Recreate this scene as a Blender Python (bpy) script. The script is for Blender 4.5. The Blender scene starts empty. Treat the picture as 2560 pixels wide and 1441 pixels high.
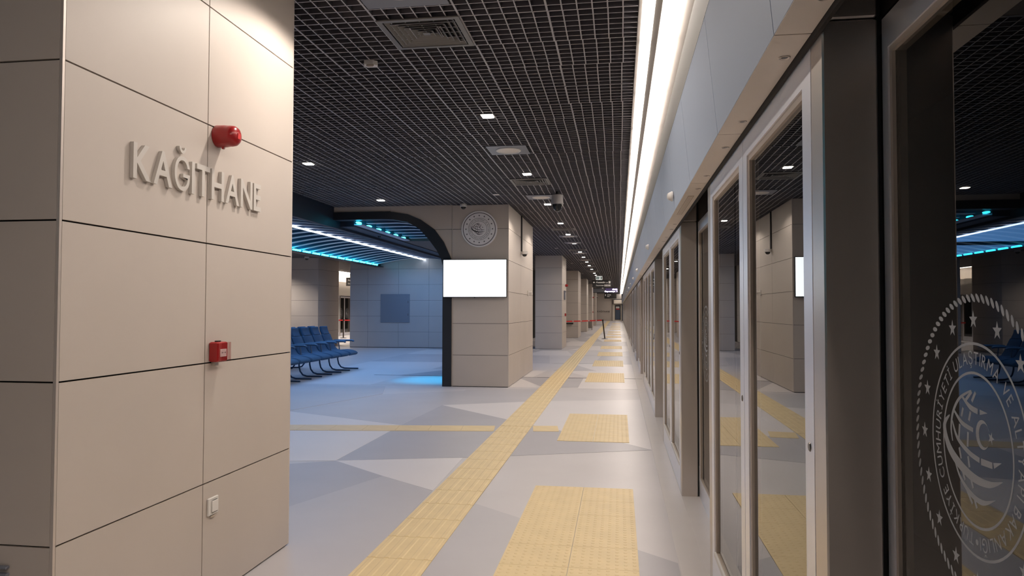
import bpy, math, random
from mathutils import Vector, Matrix
random.seed(7)
C = bpy.context.scene.collection
sc = bpy.context.scene
PI = math.pi

# ---------------------------------------------------------------- camera, world, exposure
H = 1.4727
def make_camera():
    yaw, pit, roll = 0.1479, 0.0295, 0.0017
    c, s, cp, sp = math.cos(yaw), math.sin(yaw), math.cos(pit), math.sin(pit)
    r = Vector((c, s, 0)); f = Vector((-s * cp, c * cp, sp)); u = r.cross(f)
    cr, sr = math.cos(roll), math.sin(roll)
    r2 = r * cr + u * sr; u2 = u * cr - r * sr
    cam = bpy.data.cameras.new('camera'); o = bpy.data.objects.new('camera', cam); C.objects.link(o)
    cam.sensor_fit = 'HORIZONTAL'; cam.sensor_width = 36; cam.lens = 36 * 1794.35 / 2560
    cam.clip_start = 0.02; cam.clip_end = 300
    m = Matrix((r2, u2, -f)).transposed().to_4x4(); m.translation = (0, 0, H)
    o.matrix_world = m
    sc.camera = o
make_camera()
w = bpy.data.worlds.new('world'); sc.world = w; w.use_nodes = True
w.node_tree.nodes['Background'].inputs[0].default_value = (0.02, 0.02, 0.025, 1)
w.node_tree.nodes['Background'].inputs[1].default_value = 1.0
sc.view_settings.view_transform = 'Standard'; sc.view_settings.look = 'None'
sc.view_settings.gamma = 1.0; sc.view_settings.use_curve_mapping = False
sc.view_settings.exposure = 0.09
TUBE = 22.0          # cove tubes
SPOT = 85.0          # downlights (W)
CYAN = 14.0          # cyan trough lamps
WARM = (1.0, 0.88, 0.78)

def area(name, loc, rot, sx, sy, power, col):
    l = bpy.data.lights.new(name, 'AREA'); l.shape = 'RECTANGLE'; l.size = sx; l.size_y = sy
    l.energy = power; l.color = col
    o = bpy.data.objects.new(name, l); o.location = loc; o.rotation_euler = rot; C.objects.link(o)
    return o
def spot(name, loc, power, col, ang=1.5, blend=.5, size=.05, rot=(0, 0, 0)):
    l = bpy.data.lights.new(name, 'SPOT'); l.energy = power; l.color = col; l.spot_size = ang; l.spot_blend = blend
    l.shadow_soft_size = size
    o = bpy.data.objects.new(name, l); o.location = loc; o.rotation_euler = rot; C.objects.link(o)
    return o

# ---------------------------------------------------------------- materials
def lin(c):
    return tuple(((x / 255) / 12.92 if x / 255 <= 0.04045 else ((x / 255 + 0.055) / 1.055) ** 2.4) for x in c)
def mat(name, col, rough=.5, metal=0.0, spec=.5, var=0.0, vscale=4.0, bump=0.0, bscale=200.0, aniso=0.0, stretch=None, rvar=0.0):
    m = bpy.data.materials.new(name); m.use_nodes = True
    nt = m.node_tree; b = nt.nodes['Principled BSDF']
    b.inputs['Base Color'].default_value = (*col, 1); b.inputs['Roughness'].default_value = rough
    b.inputs['Metallic'].default_value = metal; b.inputs['Specular IOR Level'].default_value = spec
    tc = nt.nodes.new('ShaderNodeTexCoord'); mp = nt.nodes.new('ShaderNodeMapping')
    nt.links.new(tc.outputs['Object'], mp.inputs['Vector'])
    if stretch: mp.inputs['Scale'].default_value = stretch
    if var or rvar:
        n = nt.nodes.new('ShaderNodeTexNoise'); n.inputs['Scale'].default_value = vscale; n.inputs['Detail'].default_value = 5
        nt.links.new(mp.outputs[0], n.inputs['Vector'])
        if var:
            r = nt.nodes.new('ShaderNodeMapRange'); r.inputs[1].default_value = .3; r.inputs[2].default_value = .7
            r.inputs[3].default_value = 1 - var; r.inputs[4].default_value = 1 + var
            nt.links.new(n.outputs[0], r.inputs[0])
            v = nt.nodes.new('ShaderNodeVectorMath'); v.operation = 'SCALE'; v.inputs[0].default_value = col
            nt.links.new(r.outputs[0], v.inputs['Scale']); nt.links.new(v.outputs[0], b.inputs['Base Color'])
        if rvar:
            r = nt.nodes.new('ShaderNodeMapRange'); r.inputs[1].default_value = .3; r.inputs[2].default_value = .7
            r.inputs[3].default_value = max(.02, rough - rvar); r.inputs[4].default_value = rough + rvar
            nt.links.new(n.outputs[0], r.inputs[0]); nt.links.new(r.outputs[0], b.inputs['Roughness'])
    if bump:
        n = nt.nodes.new('ShaderNodeTexNoise'); n.inputs['Scale'].default_value = bscale
        nt.links.new(mp.outputs[0], n.inputs['Vector'])
        bp = nt.nodes.new('ShaderNodeBump'); bp.inputs['Strength'].default_value = bump; bp.inputs['Distance'].default_value = .002
        nt.links.new(n.outputs[0], bp.inputs['Height']); nt.links.new(bp.outputs[0], b.inputs['Normal'])
    return m
def emit(name, col, s):
    m = bpy.data.materials.new(name); m.use_nodes = True
    b = m.node_tree.nodes['Principled BSDF']; b.inputs['Base Color'].default_value = (*[min(.9, x) for x in col], 1)
    b.inputs['Emission Color'].default_value = (*col, 1); b.inputs['Emission Strength'].default_value = s
    return m
def glass(name, tint, ior=1.52, rough=0.0):
    """single pane standing for both faces: reflectance 2R/(1+R) on the way in, clear on the way out"""
    m = bpy.data.materials.new(name); m.use_nodes = True; nt = m.node_tree
    for n in list(nt.nodes):
        if n.type != 'OUTPUT_MATERIAL': nt.nodes.remove(n)
    out = [n for n in nt.nodes][0]
    t = nt.nodes.new('ShaderNodeBsdfTransparent'); t.inputs[0].default_value = (*tint, 1)
    g = nt.nodes.new('ShaderNodeBsdfGlossy'); g.inputs['Roughness'].default_value = rough
    fr = nt.nodes.new('ShaderNodeFresnel'); fr.inputs['IOR'].default_value = ior
    ge = nt.nodes.new('ShaderNodeNewGeometry')
    def mth(op, a, b):
        n = nt.nodes.new('ShaderNodeMath'); n.operation = op
        for i, v in enumerate((a, b)):
            if isinstance(v, (int, float)): n.inputs[i].default_value = v
            else: nt.links.new(v, n.inputs[i])
        return n.outputs[0]
    q = mth('DIVIDE', mth('MULTIPLY', fr.outputs[0], 2.0), mth('ADD', fr.outputs[0], 1.0))
    q = mth('MULTIPLY', q, mth('SUBTRACT', 1.0, ge.outputs['Backfacing']))
    mx = nt.nodes.new('ShaderNodeMixShader')
    nt.links.new(q, mx.inputs[0]); nt.links.new(t.outputs[0], mx.inputs[1]); nt.links.new(g.outputs[0], mx.inputs[2])
    nt.links.new(mx.outputs[0], out.inputs[0])
    return m
M = {
 'panel': mat('beige_panel', (.55, .485, .435), .55, var=.035, vscale=1.3, bump=.05, bscale=300),
 'panel_grey': mat('grey_panel', (.48, .46, .45), .55, var=.03, vscale=1.3, bump=.05, bscale=300),
 'joint': mat('dark_joint', (.02, .016, .014), .8),
 'trim': mat('corner_trim_metal', (.62, .55, .50), .35, .3),
 'letter': mat('letter_paint', (.58, .54, .50), .4),
 'floor_a': mat('floor_light', (.67, .635, .635), .42, spec=.4, var=.02, vscale=1.1),
 'floor_b': mat('floor_mid', (.56, .53, .535), .42, spec=.4, var=.035, vscale=1.3),
 'floor_c': mat('floor_dark', (.42, .405, .43), .42, spec=.4, var=.035, vscale=1.3),
 'floor_d': mat('floor_mid_dark', (.485, .465, .48), .42, spec=.4, var=.035, vscale=1.3),
 'kerb': mat('threshold_strip', (.62, .58, .56), .3, var=.02),
 'tactile': mat('tactile_yellow', (.72, .56, .30), .5, var=.05, vscale=6),
 'grid': mat('ceiling_grid_side_shade', (.11, .105, .12), .55),  # bar sides: shade inside the cells put into a darker colour
 'gridlit': mat('ceiling_grid_bottom_lit', (.46, .45, .48), .5),  # bar bottoms: light from the floor put into a paler colour
 'slab': mat('dark_slab', (.02, .02, .024), .9),
 'plate': mat('grey_plate', (.20, .21, .25), .5),
 'diff': mat('diffuser_metal', (.20, .19, .18), .45),
 'white': mat('white_plastic', (.72, .69, .66), .4),
 'whitec': mat('cove_white', (.30, .28, .265), .6, var=.03, vscale=3),
 'steel': mat('brushed_steel', (.64, .58, .53), .36, .8, var=.02, vscale=3),
 'steel_dark': mat('dark_steel', (.16, .145, .135), .32, .9),
 'alu': mat('silver_painted_frame', (.90, .90, .95), .38, .65),
 'bead': mat('beige_glazing_bead', (.50, .42, .35), .45),
 'fascia': mat('fascia_paint', (.49, .56, .69), .45, var=.02, vscale=1.0),
 'soffit': mat('soffit_paint', (.78, .70, .62), .5, var=.02),
 'black': mat('black_plastic', (.012, .012, .013), .35),
 'rubber': mat('black_rubber', (.01, .01, .01), .7),
 'red': mat('red_plastic', (.36, .016, .018), .28),
 'red2': mat('red_belt', (.62, .02, .02), .6),
 'dome': mat('dark_dome', (.02, .02, .02), .08),
 'navy': mat('navy_upholstery', (.034, .082, .145), .7, bump=.2, bscale=120),
 'navyleg': mat('dark_blue_metal', (.05, .09, .16), .3, .6),
 'arm': mat('armrest_metal', (.11, .155, .21), .35, .5),
 'rib': mat('rib_paint', (.70, .72, .78), .45),
 'ribside': mat('rib_side_shade', (.035, .06, .12), .5),  # dark navy stands for unlit slat sides, shade put into the colour
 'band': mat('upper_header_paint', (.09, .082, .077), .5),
 'ribshade': mat('rib_edge_shade', (.10, .12, .18), .5),  # slat bottoms on the right half, darkened to paint in weaker light
 'vault': mat('vault_lining', (.03, .05, .10), .6),
 'beam': mat('beam_paint', (.016, .023, .04), .5),
 'frame': mat('portal_frame_black', (.016, .018, .024), .5),
 'soffdark': mat('dark_brown_soffit', (.15, .125, .11), .8),
 'access': mat('access_panel_grey', (.22, .24, .28), .55),
 'decal': mat('frosted_film', (.42, .42, .43), .6),
 'medal': mat('medallion_plate', (.84, .81, .82), .5, bump=.1, bscale=250),
 'ink': mat('dark_engraving', (.03, .028, .035), .5),
 'glass': glass('door_glass', (.80, .80, .78), 1.72),
 'glass2': glass('sliding_door_glass', (.75, .75, .73), 1.34),
 'clear': glass('clear_cover', (.96, .88, .88), 1.45),
 'tube': emit('lit_tube', WARM, TUBE),
 'spot': emit('lit_downlight', (1, .93, .85), 14),
 'screen': emit('lit_screen', (.92, .98, 1.0), 2.2),
 'ledw': emit('white_led_line', (.78, .86, 1.0), 8),
 'cyan': emit('cyan_led', (.03, .62, .95), CYAN),
 'purple': emit('purple_led_text', (.80, .68, 1.0), 4.5),
 'dispbg': emit('display_background', (.05, .035, .09), .8),
 'signwhite': emit('sign_white', (.75, .78, .76), .55),
 'signgreen': mat('sign_green', (.01, .10, .07), .5),
 'signblack': mat('sign_black', (.012, .010, .010), .4),
 'signtext': emit('sign_text', (.75, .70, .65), .35),
 'tunnel': mat('tunnel_dark', (.02, .02, .02), .95),
 'opp_lit': mat('opposite_glass_trim', (.35, .31, .27), .5),
 'binmetal': mat('bin_metal', (.22, .20, .19), .4, .6),
 'inkbrown': mat('dark_letters', (.06, .045, .035), .5),
 'paper': mat('white_paper', (.75, .72, .70), .7),
 'cream': mat('cream_header', (.66, .60, .52), .5),
}

# ---------------------------------------------------------------- mesh helpers
class MB:
    def __init__(s): s.v = []; s.f = []; s.m = []
    def box(s, x0, x1, y0, y1, z0, z1, mi=0):
        n = len(s.v)
        s.v += [(x0, y0, z0), (x1, y0, z0), (x1, y1, z0), (x0, y1, z0), (x0, y0, z1), (x1, y0, z1), (x1, y1, z1), (x0, y1, z1)]
        for f in ((0, 3, 2, 1), (4, 5, 6, 7), (0, 1, 5, 4), (1, 2, 6, 5), (2, 3, 7, 6), (3, 0, 4, 7)):
            s.f.append(tuple(n + i for i in f)); s.m.append(mi)
        return s
    def chamfer_box(s, x0, x1, y0, y1, z0, z1, c=.003, mi=0):
        # box with chamfered vertical and horizontal edges (three stacked rings)
        def ring(z, i):
            return [(x0 + c + i, y0 + i, z), (x1 - c - i, y0 + i, z), (x1 - i, y0 + c + i, z), (x1 - i, y1 - c - i, z),
                    (x1 - c - i, y1 - i, z), (x0 + c + i, y1 - i, z), (x0 + i, y1 - c - i, z), (x0 + i, y0 + c + i, z)]
        n = len(s.v)
        for z, i in ((z0, c), (z0 + c, 0), (z1 - c, 0), (z1, c)): s.v += ring(z, i)
        for k in range(3):
            for j in range(8):
                a = n + k * 8 + j; b = n + k * 8 + (j + 1) % 8
                s.f.append((a, b, b + 8, a + 8)); s.m.append(mi)
        s.f.append(tuple(n + 7 - j for j in range(8))); s.m.append(mi)
        s.f.append(tuple(n + 24 + j for j in range(8))); s.m.append(mi)
        return s
    def prism(s, pts, ax, a, b, mi=0):
        """extrude 2-D polygon pts along axis ax ('x','y','z') from a to b; pts are the two remaining coordinates in order"""
        n = len(s.v); k = len(pts)
        def P(p, t):
            return (t, p[0], p[1]) if ax == 'x' else ((p[0], t, p[1]) if ax == 'y' else (p[0], p[1], t))
        s.v += [P(p, a) for p in pts] + [P(p, b) for p in pts]
        for i in range(k):
            j = (i + 1) % k
            s.f.append((n + i, n + j, n + k + j, n + k + i)); s.m.append(mi)
        s.f.append(tuple(n + i for i in reversed(range(k)))); s.m.append(mi)
        s.f.append(tuple(n + k + i for i in range(k))); s.m.append(mi)
        return s
    def lathe(s, prof, seg=24, axis='z', origin=(0, 0, 0), mi=0, cap=True):
        n = len(s.v); k = len(prof)
        for (r, h) in prof:
            for j in range(seg):
                a = 2 * PI * j / seg; x, y = r * math.cos(a), r * math.sin(a)
                p = (x, y, h) if axis == 'z' else ((h, x, y) if axis == 'x' else (y, h, x))
                s.v.append((p[0] + origin[0], p[1] + origin[1], p[2] + origin[2]))
        for i in range(k - 1):
            for j in range(seg):
                q = (j + 1) % seg
                s.f.append((n + i * seg + j, n + i * seg + q, n + (i + 1) * seg + q, n + (i + 1) * seg + j)); s.m.append(mi)
        if cap:
            s.f.append(tuple(n + j for j in reversed(range(seg)))); s.m.append(mi)
            s.f.append(tuple(n + (k - 1) * seg + j for j in range(seg))); s.m.append(mi)
        return s
    def tube(s, pts, r, seg=8, mi=0, flat=1.0):
        pts = [Vector(p) for p in pts]; n = len(s.v); k = len(pts)
        for i, p in enumerate(pts):
            d = (pts[min(i + 1, k - 1)] - pts[max(i - 1, 0)]).normalized()
            a = Vector((0, 1, 0)) if abs(d.y) < .9 else Vector((1, 0, 0))
            u = d.cross(a).normalized(); v = d.cross(u).normalized()
            for j in range(seg):
                t = 2 * PI * (j + .5) / seg
                s.v.append(tuple(p + u * (r * flat * math.cos(t)) + v * (r * math.sin(t))))
        for i in range(k - 1):
            for j in range(seg):
                q = (j + 1) % seg
                s.f.append((n + i * seg + j, n + i * seg + q, n + (i + 1) * seg + q, n + (i + 1) * seg + j)); s.m.append(mi)
        s.f.append(tuple(n + j for j in reversed(range(seg)))); s.m.append(mi)
        s.f.append(tuple(n + (k - 1) * seg + j for j in range(seg))); s.m.append(mi)
        return s
    def raw(s, v, f, mi=0):
        n = len(s.v); s.v += list(v); s.f += [tuple(n + i for i in x) for x in f]; s.m += [mi] * len(f); return s
    def mesh(s, name, mats, smooth=False):
        me = bpy.data.meshes.new(name); me.from_pydata(s.v, [], s.f)
        for m in (mats if isinstance(mats, (list, tuple)) else [mats]): me.materials.append(m)
        if len(me.materials) > 1: me.polygons.foreach_set('material_index', s.m)
        if smooth:
            me.polygons.foreach_set('use_smooth', [True] * len(me.polygons))
            try: me.set_sharp_from_angle(angle=math.radians(40))
            except Exception: pass
        me.update(); return me
    def build(s, name, mats, parent=None, smooth=False, loc=(0, 0, 0)):
        return link(name, s.mesh(name, mats, smooth), parent, loc)
def link(name, me, parent=None, loc=(0, 0, 0)):
    o = bpy.data.objects.new(name, me); C.objects.link(o); o.location = loc
    if parent is not None: o.parent = parent
    return o
def box(name, m, x0, x1, y0, y1, z0, z1, parent=None, ch=0):
    b = MB()
    if ch: b.chamfer_box(x0, x1, y0, y1, z0, z1, ch)
    else: b.box(x0, x1, y0, y1, z0, z1)
    return b.build(name, m, parent)
def tag(o, label, cat, group=None, kind=None):
    if label: o['label'] = label
    if cat: o['category'] = cat
    if group: o['group'] = group
    if kind: o['kind'] = kind
    return o
def thing(name, label, cat, loc=(0, 0, 0), rz=0, group=None):
    o = bpy.data.objects.new(name, None); C.objects.link(o); o.location = loc; o.rotation_euler = (0, 0, rz)
    o.empty_display_size = .1
    return tag(o, label, cat, group)
def struct(o): o['kind'] = 'structure'; return o
def stuff(o): o['kind'] = 'stuff'; return o
def kids():
    d = {}
    for o in bpy.data.objects:
        if o.parent: d.setdefault(o.parent, []).append(o)
    return d
def copy_tree(o, loc, rz=0, label=None, group=None, K=None):
    c = o.copy(); C.objects.link(c); c.location = loc; c.rotation_euler = (0, 0, rz)
    if label: c['label'] = label
    if group: c['group'] = group
    K = K or kids()
    for ch in K.get(o, []):
        d = ch.copy(); C.objects.link(d); d.parent = c
        for g in K.get(ch, []):
            e = g.copy(); C.objects.link(e); e.parent = d
    return c
ORD = ['first', 'second', 'third', 'fourth', 'fifth', 'sixth', 'seventh', 'eighth', 'ninth', 'tenth', 'eleventh', 'twelfth', 'thirteenth',
       'fourteenth', 'fifteenth', 'sixteenth', 'seventeenth', 'eighteenth', 'nineteenth', 'twentieth', 'twenty-first', 'twenty-second', 'twenty-third',
       'twenty-fourth', 'twenty-fifth', 'twenty-sixth', 'twenty-seventh', 'twenty-eighth', 'twenty-ninth', 'thirtieth', 'thirty-first', 'thirty-second',
       'thirty-third', 'thirty-fourth', 'thirty-fifth', 'thirty-sixth', 'thirty-seventh', 'thirty-eighth', 'thirty-ninth', 'fortieth',
       'forty-first', 'forty-second', 'forty-third', 'forty-fourth', 'forty-fifth', 'forty-sixth', 'forty-seventh', 'forty-eighth', 'forty-ninth', 'fiftieth']
def nth(i): return ORD[i] if i < len(ORD) else 'distant'

# glyphs of the built-in font, one mesh per letter
GL = {}
def glyph(ch, off=0.0):
    k = (ch, off)
    if k in GL: return GL[k]
    cu = bpy.data.curves.new('glyph', 'FONT'); cu.body = ch; cu.size = 1.0; cu.offset = off; cu.resolution_u = 3
    o = bpy.data.objects.new('glyph', cu); C.objects.link(o)
    dg = bpy.context.evaluated_depsgraph_get(); me = bpy.data.meshes.new_from_object(o.evaluated_get(dg))
    v = [(p.co.x, p.co.y) for p in me.vertices]; f = [tuple(p.vertices) for p in me.polygons]
    bpy.data.objects.remove(o); bpy.data.curves.remove(cu); bpy.data.meshes.remove(me)
    w0 = min([p[0] for p in v], default=0); w1 = max([p[0] for p in v], default=.3)
    GL[k] = (v, f, w0, w1); return GL[k]
def text_line(s, size, gap=.08, off=0.0):
    """list of (verts2d, faces) laid out from x = 0, and the total width"""
    out = []; x = 0
    for ch in s:
        if ch == ' ': x += .28 * size; continue
        v, f, a, b = glyph(ch, off)
        out.append(([((p[0] - a) * size + x, p[1] * size) for p in v], f)); x += (b - a + gap) * size
    return out, x - gap * size
def add_text(mb, s, size, tf, mi=0, anchor='c', gap=.08, off=0.0):
    L, wd = text_line(s, size, gap, off); x0 = {'c': -wd / 2, 'l': 0, 'r': -wd}[anchor]
    for v, f in L: mb.raw([tf(p[0] + x0, p[1]) for p in v], f, mi)
    return wd
def boundary_extrude(v2, f, tf, depth):
    """solid letter: front faces, back faces and side walls; tf(x, y, d)"""
    from collections import Counter
    cnt = Counter()
    for fa in f:
        for i in range(len(fa)): cnt[(fa[i], fa[(i + 1) % len(fa)])] += 1
    n = len(v2); V = [tf(p[0], p[1], depth) for p in v2] + [tf(p[0], p[1], 0) for p in v2]; F = [tuple(x) for x in f]
    F += [tuple(n + i for i in reversed(x)) for x in f]
    for (a, b) in cnt:
        if (b, a) not in cnt: F.append((b, a, n + a, n + b))
    return V, F

# ================================================================ SETTING
# floor: slab, painted facets, threshold strip
fl = struct(box('floor', M['floor_b'], -16.2, .34, -6, 93.2, -.12, 0))
XE = .34
fz = [0]
def facet(pts, m, name='floor_panel'):
    fz[0] += 1; z = .002 + .00002 * fz[0]; b = MB(); b.prism(pts, 'z', .0002, z); o = b.build(name, M[m], fl); return o
near = [
 ('floor_a', [(-6.2, 10.4), (-4.66, 9.75), (-2.72, 8.83), (-2.73, 8.39), (-2.72, 6.675), (-3.6, 6.5), (-6.4, 7.4)]),
 ('floor_a', [(-2.68, 10.76), (-1.31, 11.45), (.335, 11.9), (.335, 7.68), (.07, 8.02), (-1.09, 9.08), (-1.503, 9.53)]),
 ('floor_d', [(-2.68, 10.76), (-2.765, 12.884), (-1.196, 13.343), (-1.305, 11.45)]),
 ('floor_c', [(-2.73, 8.83), (-2.68, 10.76), (-1.503, 9.53), (-1.09, 9.05), (.07, 8.02), (.335, 7.69), (-1.08, 7.157), (-1.53, 7.01), (-2.715, 6.68)]),
 ('floor_d', [(-4.7, 9.77), (-4.0, 12.0), (-2.7, 12.7), (-2.68, 10.76), (-2.73, 8.84)]),
 ('floor_d', [(-1.47, 5.70), (-.69, 5.05), (-.69, 2.4), (-1.3, 2.2), (-1.47, 3.8)]),
 ('floor_a', [(-2.72, 6.675), (-1.53, 7.0), (-1.496, 5.70), (-2.06, 6.13)]),
 ('floor_c', [(-3.6, 6.2), (-2.714, 6.67), (-2.06, 6.13), (-2.6, 4.6), (-3.6, 5.0)]),
 ('floor_d', [(-2.06, 6.128), (-1.496, 5.695), (-1.474, 3.8), (-1.5, 2.3), (-2.04, 2.3), (-2.6, 4.6)]),
 ('floor_c', [(.11, 4.5), (.335, 4.3), (.335, 2.0), (.0, 2.6)]),
]
for m, p in near: facet(p, m)
# further facets: long irregular shards of three greys
rows = [13.4, 15.4, 17.2, 19.4, 22.8, 25.5, 29, 33, 37.5, 43, 49, 56, 64, 73, 83, 93]
for i in range(len(rows) - 1):
    a, b = rows[i], rows[i + 1]; xs = [-6.9, -4.6 + random.uniform(-.5, .5), -2.9 + random.uniform(-.4, .4), -1.5 + random.uniform(-.4, .4), -.55 + random.uniform(-.25, .25), XE - .005]
    xt = [x + random.uniform(-.9, .9) if 0 < k < 5 else x for k, x in enumerate(xs)]
    xt = sorted(xt); xt[-1] = XE - .005; xt[0] = -6.9
    prev = None
    for k in range(5):
        cm = random.choice([c for c in ('floor_a', 'floor_b', 'floor_c', 'floor_d', 'floor_a') if c != prev]); prev = cm
        facet([(xs[k], a), (xs[k + 1], a + (.25 if k % 2 else -.0)), (xt[k + 1], b), (xt[k], b)], cm)
facet([(-8.5, 10.5), (-6.25, 10.45), (-4.72, 9.8), (-4.05, 12), (-4.4, 13.2), (-8.2, 13.2)], 'floor_d')
th = struct(MB().box(XE, .485, -6, 93.2, -.1, .0045).box(.485, .74, -6, 93.2, -.1, .006).build('trim_1', M['kerb']))
th['label'] = 'pale threshold strip along the platform screen doors'
struct(box('trim_2', M['joint'], -5.4, .478, 15.42, 15.436, .0, .0052))   # expansion joint
# envelope
struct(box('ceiling_slab', M['slab'], -16.2, 4.2, -6.2, 93.4, 4.1, 4.2))
struct(box('wall_behind', M['panel_grey'], -16.2, .7, -6.2, -6, 0, 4.1))
struct(box('tunnel_wall', M['tunnel'], 4.0, 4.2, -6.2, 93.4, -1.6, 4.1))
struct(box('tunnel_floor', M['tunnel'], .74, 4.2, -6.2, 93.4, -1.7, -1.6))
struct(MB().box(.7, 4.2, -6.2, -6, -1.7, 4.1).box(.6, 4.2, 93.2, 93.4, -1.7, 4.1).build('tunnel_end', M['tunnel']))
ZT = 3.4655

# ceiling: open cell grid tiles
TY = .546
def tile_mb(ox=0, oy=0, mb=None, full=True):
    mb = mb or MB()
    def bar(x0, x1, y0, y1, zb, h):
        n = len(mb.v)
        mb.v += [(x0, y0, zb), (x1, y0, zb), (x1, y1, zb), (x0, y1, zb), (x0, y0, zb + h), (x1, y0, zb + h), (x1, y1, zb + h), (x0, y1, zb + h)]
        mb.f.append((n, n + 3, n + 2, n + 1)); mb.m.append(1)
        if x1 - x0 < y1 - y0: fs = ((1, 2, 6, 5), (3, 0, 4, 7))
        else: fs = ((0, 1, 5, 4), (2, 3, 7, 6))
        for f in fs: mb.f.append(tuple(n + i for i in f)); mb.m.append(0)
    for k in range(6):
        wd = .0072 if k == 0 else .0045
        x = ox + k * .1
        bar(x - wd, x + wd, oy + .001, oy + TY - .001, 0, .055)
    for k in range(6):
        wd = .006 if k == 0 else .0042
        y = oy + k * TY / 6
        bar(ox + .001, ox + .599, y - wd, y + wd, .0012, .052)
    return mb
ce = struct(bpy.data.objects.new('ceiling', None)); C.objects.link(ce)
ce['label'] = 'dark open cell metal grid ceiling over the platform'
tm = tile_mb().mesh('ceiling_tile', [M['grid'], M['gridlit']])
X0 = .135; cols = 10; far = MB(); cnt = 0
for j in range(-8, 161):
    y = 5.267 + TY * j
    for i in range(cols):
        x = X0 - .6 * (i + 1)
        jx = random.uniform(-.006, .006); jz = random.uniform(-.003, .003)
        nearv = 3.9 < y < 20.6 and not (y < 7 and x < -2.7) and not (y < 5 and x < -2.1)
        if y > 13.3 and x < -5.0: continue
        if nearv and cnt < 296:
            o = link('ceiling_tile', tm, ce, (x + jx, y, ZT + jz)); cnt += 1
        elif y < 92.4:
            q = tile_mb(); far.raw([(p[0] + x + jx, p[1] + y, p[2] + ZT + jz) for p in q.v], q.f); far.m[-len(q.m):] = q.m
stuff(far.build('distant_ceiling_tiles', [M['grid'], M['gridlit']], ce))
opp = MB()
for j in range(33, 110):
    for i in range(8):
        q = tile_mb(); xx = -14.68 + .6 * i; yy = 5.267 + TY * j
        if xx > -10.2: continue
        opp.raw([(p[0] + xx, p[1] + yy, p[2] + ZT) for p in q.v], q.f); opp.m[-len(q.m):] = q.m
stuff(opp.build('opposite_ceiling_tiles', [M['grid'], M['gridlit']], ce))
struct(box('ceiling_flat', M['slab'], -16.2, -5.56, -6, 22.6, ZT + .02, ZT + .08))
# ceiling side margin and light cove
XC = .135
cove = struct(MB().box(XC, XC + .022, -6, 93, ZT - .003, ZT + .10).box(XC + .022, .80, -6, 93, ZT + .055, ZT + .075)
              .box(XC + .105, XC + .15, -6, 93, ZT - .010, ZT + .055).box(.425, .80, -6, 93, ZT + .015, ZT + .055).build('trim_3', M['whitec']))
cove['label'] = 'white light cove between grid ceiling and door header'
seg = MB()
def tube_mesh(w_, L, h_):
    b = MB(); r = w_ * .45; pts = []
    for (cx, cy, a0) in ((w_ - r, r, -PI / 2), (w_ - r, L - r, 0), (r, L - r, PI / 2), (r, r, PI)):
        for k in range(4): a = a0 + k * PI / 6; pts.append((cx + r * math.cos(a), cy + r * math.sin(a)))
    b.prism(pts, 'z', 0, h_); return b
t1 = tube_mesh(.056, 1.255, .032).mesh('tube_light', M['tube']); t2 = tube_mesh(.095, 1.295, .03).mesh('tube_light', M['tube'])
for k in range(-8, 67):
    y = 5.375 + 1.3 * k
    if y + 1.3 > 93: break
    tag(link('tube_light', t1, None, (.172, y, ZT - .016)), ('lit white linear lamp beside the dark grid ceiling, %s from the top of the photo' % nth(k + 1)) if -1 <= k < 12 else 'lit white linear lamp in the row beside the dark grid ceiling', 'light', 'linear lamps beside the grid ceiling')
    tag(link('tube_light', t2, None, (.322, y, ZT - .016)), 'lit white linear lamp, wider row above the blue-grey door header', 'light', 'linear lamps above the door header')

# ---------------------------------------------------------------- panelled columns
def panel_wall(parent, face, fixed, a0, a1, splits, z0, z1, m, rows=None, t=.014):
    """panels on one face; face '+x','-x','-y','+y'; fixed = outer plane; splits along the running axis"""
    zs = [z0 + .6 * k for k in range(int((z1 - z0) / .6) + 1)]
    if z1 - zs[-1] > .03: zs.append(z1)
    e = [a0] + list(splits) + [a1]; g = .0035
    for i in range(len(e) - 1):
        for k in range(len(zs) - 1):
            lo, hi = e[i] + (g if i else .0), e[i + 1] - (g if i < len(e) - 2 else .0)
            za, zb = zs[k] + (g if k else .012), zs[k + 1] - g
            b = MB()
            if face == '+x': b.box(fixed - t, fixed, lo, hi, za, zb)
            elif face == '-x': b.box(fixed, fixed + t, lo, hi, za, zb)
            elif face == '-y': b.box(lo, hi, fixed, fixed + t, za, zb)
            else: b.box(lo, hi, fixed - t, fixed, za, zb)
            b.build('panel', m, parent)
def column(label, x0, x1, y0, y1, ysplit, m=None, top=ZT - .004, faces=('+x', '-y', '-x')):
    m = m or M['panel']
    c = thing('column', label, 'column', ((x0 + x1) / 2, (y0 + y1) / 2, 0), 0, 'panel clad columns')
    ox, oy = c.location.x, c.location.y
    X0_, X1_, Y0_, Y1_ = x0 - ox, x1 - ox, y0 - oy, y1 - oy
    box('core', M['joint'], X0_ + .016, X1_ - .016, Y0_ + .016, Y1_ - .016, 0.0, top, c)
    for s_ in faces:
        if s_ == '+x': panel_wall(c, '+x', X1_, Y0_ + .014, Y1_ - .014, [v - oy for v in ysplit], 0, top, m)
        if s_ == '-x': panel_wall(c, '-x', X0_, Y0_ + .014, Y1_ - .014, [v - oy for v in ysplit], 0, top, m)
        if s_ == '-y': panel_wall(c, '-y', Y0_, X0_ + .014, X1_ - .014, [], 0, top, m)
    panel_wall(c, '+y', Y1_, X0_ + .014, X1_ - .014, [], 0, top, m)
    for (cx, cy) in ((X1_ - .013, Y0_), (X1_ - .013, Y1_ - .013), (X0_, Y0_)):
        box('corner_trim', M['trim'], cx, cx + .0125, cy + .0003, cy + .0125, .012, top, c)
    return c
XF = -2.0414
c1 = column('beige panelled column nearest the camera carrying the station name', -3.15, XF, 2.3652, 4.2697, [3.3193])
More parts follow.
